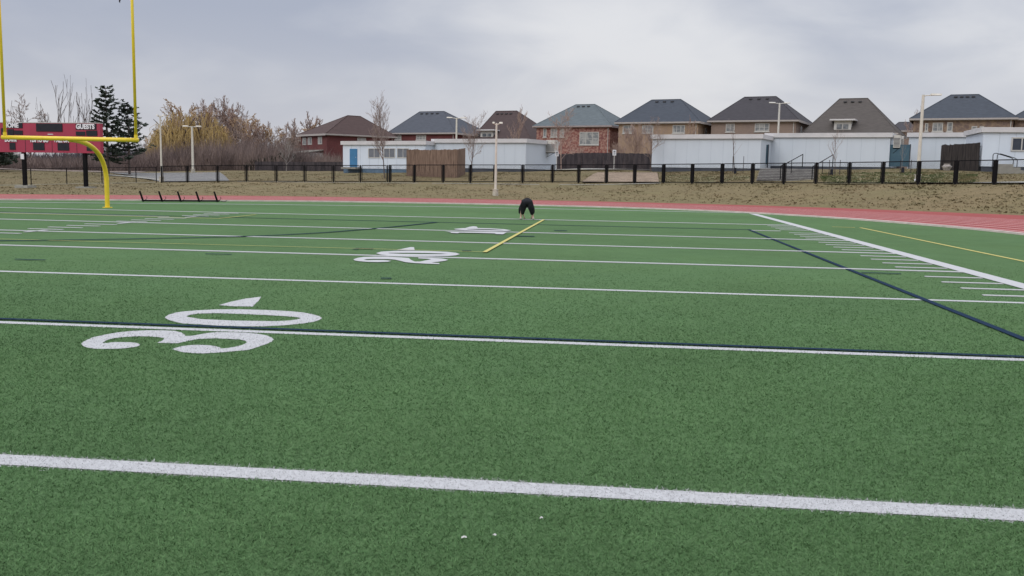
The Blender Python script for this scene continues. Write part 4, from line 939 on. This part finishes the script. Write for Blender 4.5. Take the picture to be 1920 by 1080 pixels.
stakes(1692, 72.9, 300, 'thin stake at the faint tree by the teal screen')
# left side trees
tree('l1', 537, 112, 254, 'pale barked bare tree standing alone left of the dark red house', 21, mts=(M_pale, M_pale), up=.7, spread=.7, nb=(13, 5, 4), levels=3, rmin=.028, trunk=.22, lens=(.5, .5, .45, .4), r0=.13, wide=1.1)
tree('l2', 128, 118, 138, 'very tall sparse tree with thin upright stems behind the scoreboard', 25, mts=(M_bark, M_bark), up=.7, spread=.42, nb=(4, 3, 2), levels=2, stem=3, rmin=.030, trunk=.3, r0=.10, wide=.6)
tree('l2', 106, 122, 150, 'tall sparse tree with thin stems left of the tallest one behind the scoreboard', 25)
tree('l2', 146, 125, 172, 'shorter sparse tree between the tall stems and the pine behind the scoreboard', 25, wide=1.1)
WG = 'bare trees of the wood'
tree('w1', 60, 128, 176, 'wide hazy bare tree above the left half of the scoreboard', 31, mts=(M_bark, M_twig), up=.12, spread=.72, nb=(11, 6, 5), levels=4, rmin=.024, trunk=.22, lens=(.48, .5, .45, .42), r0=.16)
tree('w2', 352, 165, 186, 'tall bare tree at the left shoulder of the wood behind the yellow willow', 41, mts=(M_bark, M_twigo), group=WG, up=.2, spread=.62, nb=(11, 6, 5), levels=4, rmin=.035, trunk=.2, lens=(.45, .5, .45, .42), r0=.16)
tree('w3', 415, 170, 178, 'tallest bare tree in the middle of the wood', 43, mts=(M_bark, M_twigr), group=WG, up=.3, spread=.55, nb=(11, 6, 5), levels=4, rmin=.035, trunk=.2, lens=(.42, .5, .45, .42), r0=.16)
spots = [(372, 158, 196, 'w2', 'orange tinted bare tree right of the left shoulder of the wood'), (392, 162, 188, 'w3', 'bare tree just left of the tallest tree of the wood'),
 (438, 160, 190, 'w3', 'bare tree right of the tallest tree of the wood'), (457, 155, 212, 'w2', 'broad bare tree at the right flank of the wood crown'), (478, 152, 224, 'w3', 'bare tree above the dark cedars at the wood edge'),
 (497, 165, 226, 'w3', 'thin bare tree in the dip right of the wood crown'), (518, 165, 232, 'w2', 'low bare tree between the wood crown and the lone pale tree'), (548, 170, 221, 'w3', 'bare tree behind the lone pale barked tree'),
 (575, 172, 232, 'w2', 'bare tree beside the roof edge of the dark red house'), (587, 176, 208, 'w3', 'slim bare tree standing above the dark red house roof'), (335, 172, 204, 'w3', 'bare tree at the far left of the wood crown'),
 (302, 150, 236, 'w2', 'low bare tree behind the slim lamp post at the wood edge'), (275, 160, 256, 'w1', 'hazy low tree right of the pines'), (425, 146, 235, 'w2', 'front row bare tree below the middle of the wood'), (395, 144, 250, 'w1', 'front row hazy tree right of the willow'),
 (462, 142, 248, 'w1', 'front row hazy tree left of the cedars'), (500, 146, 252, 'w1', 'front row hazy tree above the cedars'), (20, 135, 226, 'w1', 'hazy bare tree behind the left edge of the scoreboard'), (175, 140, 232, 'w1', 'hazy bare tree behind the big pine'),
 (348, 150, 215, 'w1', 'hazy bare tree showing through the willow twigs'), (445, 150, 205, 'w1', 'hazy bare tree filling the right of the wood crown'), (408, 155, 205, 'w1', 'hazy bare tree filling the middle of the wood crown'), (530, 160, 240, 'w1', 'hazy tree behind the lone pale tree'), (560, 165, 250, 'w1', 'hazy tree left of the pinkish house edge')]
spots += [(362, 148, 206, 'w1', 'hazy bare tree in front of the left shoulder of the wood'), (384, 156, 184, 'w1', 'hazy bare tree between the left shoulder and the top of the wood'), (430, 162, 184, 'w1', 'hazy bare tree beside the highest point of the wood'),
 (456, 160, 198, 'w1', 'hazy bare tree on the right slope of the wood crown'), (402, 168, 182, 'w1', 'pale topped bare tree at the crest of the wood'), (470, 158, 214, 'w2', 'orange tinged tree on the right slope of the wood crown'),
 (488, 160, 224, 'w1', 'hazy bare tree at the foot of the wood crown slope'), (325, 160, 210, 'w1', 'hazy bare tree on the far left slope of the wood crown'), (545, 165, 224, 'w1', 'bare tree a little left of the dark red house, behind the pale tree'), (512, 158, 236, 'w1', 'hazy bare tree in the dip of the wood skyline')]
for px, D, tp_, k, lb in spots: tree(k, px, D, tp_, lb, group=WG, wide=random.uniform(.85, 1.1))
# willow with hanging yellow twigs
def willow(px, D, top_py, label, seed, w):
    R = random.Random(seed); b = P3(px, D); H = at(px, top_py, D).z-b.z; e = empty('willow_tree', b, 0, label, 'tree', 'yellow willows at the wood edge')
    T = MB(); Cn = MB(); T.tube((0, 0, -.3), (0, 0, H*.35), .35, .25, 8)
    for k in range(11):
        a = R.uniform(0, 6.28); q = Vector((0, 0, H*.33)); dd = Vector((math.cos(a)*.6, math.sin(a)*.6, 1)).normalized()
        rr = R.uniform(.3, 1); end = Vector((math.cos(a)*w*rr, math.sin(a)*w*rr, H*R.uniform(.72, .97)*(1-.12*rr))); mid = q.lerp(end, .5)+Vector((0, 0, H*.06)); T.path([q, mid, end], .12, 5, .04)
    for k in range(650):
        a = R.uniform(0, 6.28); rr = math.sqrt(R.random()); x, y = math.cos(a)*w*rr, math.sin(a)*w*rr; zt = H*(.97-.42*rr**2.2)*R.uniform(.5, 1.03)
        ln = R.uniform(.15, .5)*H*.7; z = zt; p = Vector((x, y, z)); Cn.tube(p+Vector((-x*.12, -y*.12, -.5)), p, .035, .03, 3, False)
        q = p+Vector((x*.06+R.gauss(0, .25), y*.06+R.gauss(0, .25), -ln*.5)); r_ = q+Vector((R.gauss(0, .2), R.gauss(0, .2), -ln*.5)); Cn.tube(p, q, .026, .024, 3, False); Cn.tube(q, r_, .024, .018, 3, False)
    T.build('trunk', M_bark, e); Cn.build('crown', M_willow, e)
willow(335, 140, 206, 'yellow twigged willow behind the slim lamp post', 5, 4.2)
willow(380, 142, 208, 'larger golden willow behind the two armed lamp post', 6, 4.6)
willow(318, 146, 232, 'small pale yellow willow at the left end of the wood', 7, 3.0)

# conifers
def pine(px, D, top_py, label, seed, w, sparse=1.0, lean=0, by=None):
    R = random.Random(seed); b = P3(px, D) if by is None else at(px, by, D); H = at(px, top_py, D).z-b.z; e = empty('pine_tree', b, 0, label, 'tree', 'pines behind the goal post'); T = MB(); Cn = MB()
    T.tube((0, 0, -.3), (lean*.5, 0, H*.5), H*.018, H*.012, 7); T.tube((lean*.5, 0, H*.5), (lean, 0, H*.98), H*.012, .02, 6)
    z = H*.16
    while z < H*.98:
        f = z/H; L_ = w*(1-f)**.75*R.uniform(.65, 1.2)+.25; nbr = 5 if f < .9 else 3; a0 = R.uniform(0, 6.28)
        for k in range(nbr):
            if R.random() > sparse: continue
            a = a0+6.28*k/nbr+R.gauss(0, .2); l = L_*R.uniform(.6, 1.15); up_ = .15+.55*f
            p0 = Vector((lean*f, 0, z)); pts = [p0+Vector((math.cos(a)*l*t, math.sin(a)*l*t, l*(up_*t*t-.12*t+.0))) for t in (0, .35, .7, 1)]
            T.path(pts, .05, 4, .015)
            for s in range(int(6+l*5)):
                t = R.uniform(.25, 1.0); i = min(int(t*3), 2); c = pts[i].lerp(pts[i+1], t*3-i); 
                c = c+Vector((R.gauss(0, .09*l*.5+.04), R.gauss(0, .09*l*.5+.04), R.gauss(.02, .035)))
                for q in range(4):
                    d = Vector((R.gauss(0, 1)+math.cos(a), R.gauss(0, 1)+math.sin(a), R.gauss(.25, .3))).normalized()*R.uniform(.18, .34); n_ = d.orthogonal().normalized()*R.uniform(.05, .09); o = len(Cn.v)
                    Cn.add([c-n_, c+n_, c+d+n_*.5, c+d-n_*.5], [(0, 1, 2, 3)])
        z += H*.050*R.uniform(.8, 1.25)
    T.build('trunk', M_bark, e); Cn.build('crown', M_needle, e); return e
pine(203, 99, 162, 'big dark pine with layered drooping branches behind the goal post neck', 3, 2.9)
pine(243, 100, 191, 'smaller ragged pine seen through the right upright', 5, 3.3, .72)
pine(-6, 104, 262, 'dark low pine at the left border below the scoreboard', 9, 2.3, by=318)
def cedar(px, D, top_py, w, label, seed):
    R = random.Random(seed); b = P3(px, D); H = at(px, top_py, D).z-b.z; e = empty('cedar_shrub', b, 0, label, 'shrub', 'dark cedars at the wood edge'); T = MB(); Cn = MB()
    T.tube((0, 0, -.3), (0, 0, H*.8), .08, .02, 6)
    for i in range(750):
        f = R.random()**.8; rr = w*(1-f)**.6*math.sqrt(R.random())*R.uniform(.7, 1.15); a = R.uniform(0, 6.28); c = Vector((math.cos(a)*rr, math.sin(a)*rr, f*H))
        d = Vector((R.gauss(0, .5), R.gauss(0, .5), R.uniform(.3, 1))).normalized()*R.uniform(.2, .4); n_ = d.orthogonal().normalized()*.09; Cn.add([c-n_, c+n_, c+d], [(0, 1, 2)])
    T.build('trunk', M_bark, e); Cn.build('crown', M_cedar, e)
for i, (px, D, t, w, lb) in enumerate(((474, 124, 302, 1.4, 'leftmost low dark cedar at the wood edge'), (492, 124, 298, 1.6, 'second dark cedar from the left at the wood edge'), (508, 125, 294, 1.7, 'dark cedar left of the lone pale tree'), (526, 126, 290, 1.8, 'tallest dark cedar just left of the pale tree trunk'), (549, 126, 290, 2.0, 'dark cedar right of the pale tree trunk'), (563, 127, 296, 1.3, 'dark cedar against the pinkish house edge'))):
    cedar(px, D, t, w, lb, 50+i)

# undergrowth and far wood: uncountable masses
def brush(name, n, pxr, Dr, topf, mt, label, seed, wid=.03):
    R = random.Random(seed); V = []; F = []
    for i in range(n):
        px = R.uniform(*pxr); D = R.uniform(*Dr); b = P3(px, D); H = max(.5, (at(px, topf(px), D).z-b.z)*R.uniform(.45, 1.05)); k = R.choice((1, 2))
        z0 = R.uniform(0, .5)*H if k == 2 else -.2
        p = b+Vector((0, 0, z0)); d = Vector((R.gauss(0, .28), R.gauss(0, .28), 1))*(H-z0)*R.uniform(.5, 1)
        a = R.uniform(0, 6.28); w_ = Vector((math.cos(a), math.sin(a), 0))*wid; o = len(V); V += [p-w_, p+w_, p+d]; F.append((o, o+1, o+2))
    m = MB(); m.add(V, F); tag(m.build(name, mt), label, 'undergrowth', kind='stuff')
def topf(px): return float(np.interp(px, [-60, 0, 60, 140, 250, 300, 400, 480, 560, 620], [280, 284, 288, 286, 284, 258, 245, 252, 262, 280]))
M_br1 = mat('brush_twig', (.22, .165, .145), (.105, .078, .074), scale=.25, rough=.95, world=True, lo=.42, hi=.58)
brush('undergrowth', 34000, (-80, 640), (122, 150), topf, M_br1, 'purple brown leafless undergrowth filling the wood edge', 3, .035)
M_br2 = mat('far_wood', (.075, .07, .085), (.06, .055, .065), scale=.1, rough=.95, world=True)
brush('far_wood', 16000, (-100, 660), (200, 260), lambda p: float(np.interp(p, [-100, 100, 230, 290, 380, 640], [282, 280, 262, 264, 258, 258])), M_br2, 'dark far off wood behind the pines', 4, .14)
M_lit = mat('leaf_litter', (.22, .16, .12), (.13, .10, .08), scale=1, world=True)
drape('leaf_litter', [(-100, 109), (260, 109), (300, 128), (-100, 128)], M_lit, .02)

# ------------------------------------------------------------------ sky and light
w = bpy.data.worlds.new('World'); sc.world = w; w.use_nodes = True; nt = w.node_tree
bg = nt.nodes['Background']; out = nt.nodes['World Output']
SUN_EL, SUN_AZ = math.radians(38), math.radians(215)
sky = N(nt, 'ShaderNodeTexSky'); sky.sky_type = 'NISHITA'; sky.sun_disc = False; sky.sun_elevation = SUN_EL; sky.sun_rotation = SUN_AZ; sky.air_density = 1; sky.dust_density = 2
tc = N(nt, 'ShaderNodeTexCoord'); sp_ = N(nt, 'ShaderNodeSeparateXYZ'); nt.links.new(tc.outputs['Generated'], sp_.inputs[0])
def mth(op, a, b=None, clamp=False):
    n = nt.nodes.new('ShaderNodeMath'); n.operation = op; n.use_clamp = clamp
    for i, v in enumerate((a, b)):
        if v is None: continue
        if isinstance(v, (int, float)): n.inputs[i].default_value = v
        else: nt.links.new(v, n.inputs[i])
    return n.outputs[0]
mp = N(nt, 'ShaderNodeMapping'); mp.inputs['Location'].default_value = (2, 13, 4); mp.inputs['Scale'].default_value = (1, 1, 2.6); nt.links.new(tc.outputs['Generated'], mp.inputs[0])
n1_ = N(nt, 'ShaderNodeTexNoise', Scale=2.4, Detail=3, Roughness=.5, Distortion=.5); nt.links.new(mp.outputs[0], n1_.inputs[0])
n2_ = N(nt, 'ShaderNodeTexNoise', Scale=7.0, Detail=4, Roughness=.55, Distortion=.4); nt.links.new(mp.outputs[0], n2_.inputs[0])
cf = mth('ADD', mth('MULTIPLY', n1_.outputs[0], .72), mth('MULTIPLY', n2_.outputs[0], .28))
def lobe(px, py, width, amount):           # a thinner or thicker stretch of the cloud deck in one compass direction
    d = ray(px, py).normalized(); n = nt.nodes.new('ShaderNodeVectorMath'); n.operation = 'DISTANCE'; nt.links.new(tc.outputs['Generated'], n.inputs[0]); n.inputs[1].default_value = d
    m_ = N(nt, 'ShaderNodeMapRange'); m_.interpolation_type = 'SMOOTHERSTEP'; m_.inputs[1].default_value = width; m_.inputs[2].default_value = 0; m_.inputs[3].default_value = 0; m_.inputs[4].default_value = amount
    nt.links.new(n.outputs['Value'], m_.inputs[0]); return m_.outputs[0]
for args in ((1150, 165, .34, .14), (1480, 60, .20, -.08), (150, 20, .5, -.06), (850, -20, .30, -.05), (1900, 120, .3, .04)): cf = mth('ADD', cf, lobe(*args))
mr = N(nt, 'ShaderNodeMapRange'); mr.interpolation_type = 'SMOOTHSTEP'; mr.inputs[1].default_value = .33; mr.inputs[2].default_value = .69; nt.links.new(cf, mr.inputs[0])
def mixw(f, a, b):
    n = nt.nodes.new('ShaderNodeMix'); n.data_type = 'RGBA'
    for i, v in ((0, f), (6, a), (7, b)):
        if isinstance(v, bpy.types.NodeSocket): nt.links.new(v, n.inputs[i])
        else: n.inputs[i].default_value = v if not isinstance(v, tuple) else (*v, 1)
    return n.outputs[2]
cloud = mixw(mr.outputs[0], (.385, .415, .505), (.72, .72, .74))
hz_ = N(nt, 'ShaderNodeMapRange'); hz_.inputs[1].default_value = .0; hz_.inputs[2].default_value = .16; hz_.inputs[3].default_value = .6; hz_.inputs[4].default_value = 0; nt.links.new(sp_.outputs[2], hz_.inputs[0])
cloud = mixw(hz_.outputs[0], cloud, (.65, .635, .655))
# overcast skies are brightest overhead
zg = N(nt, 'ShaderNodeMapRange'); zg.inputs[1].default_value = .22; zg.inputs[2].default_value = .9; zg.inputs[3].default_value = 1.0; zg.inputs[4].default_value = 2.8; nt.links.new(sp_.outputs[2], zg.inputs[0])
vm = nt.nodes.new('ShaderNodeVectorMath'); vm.operation = 'SCALE'; nt.links.new(cloud, vm.inputs[0]); nt.links.new(zg.outputs[0], vm.inputs['Scale'])
bg.inputs[1].default_value = 1.07; nt.links.new(vm.outputs[0], bg.inputs[0])
bg2 = N(nt, 'ShaderNodeBackground'); bg2.inputs[1].default_value = .10; nt.links.new(sky.outputs[0], bg2.inputs[0])
ad = N(nt, 'ShaderNodeMixShader'); ad.inputs[0].default_value = .10; nt.links.new(bg.outputs[0], ad.inputs[1]); nt.links.new(bg2.outputs[0], ad.inputs[2]); nt.links.new(ad.outputs[0], out.inputs[0])
sl = bpy.data.lights.new('sun', 'SUN'); sl.energy = .8; sl.angle = math.radians(25); sl.color = (1, .97, .93); so = bpy.data.objects.new('sun', sl); col.objects.link(so)
dv = Vector((math.sin(SUN_AZ)*math.cos(SUN_EL), math.cos(SUN_AZ)*math.cos(SUN_EL), math.sin(SUN_EL)))
so.rotation_euler = dv.to_track_quat('Z', 'Y').to_euler()
vs = sc.view_settings; vs.view_transform = 'Standard'; vs.look = 'None'; vs.exposure = .05; vs.gamma = 1
sc.render.engine = 'CYCLES'
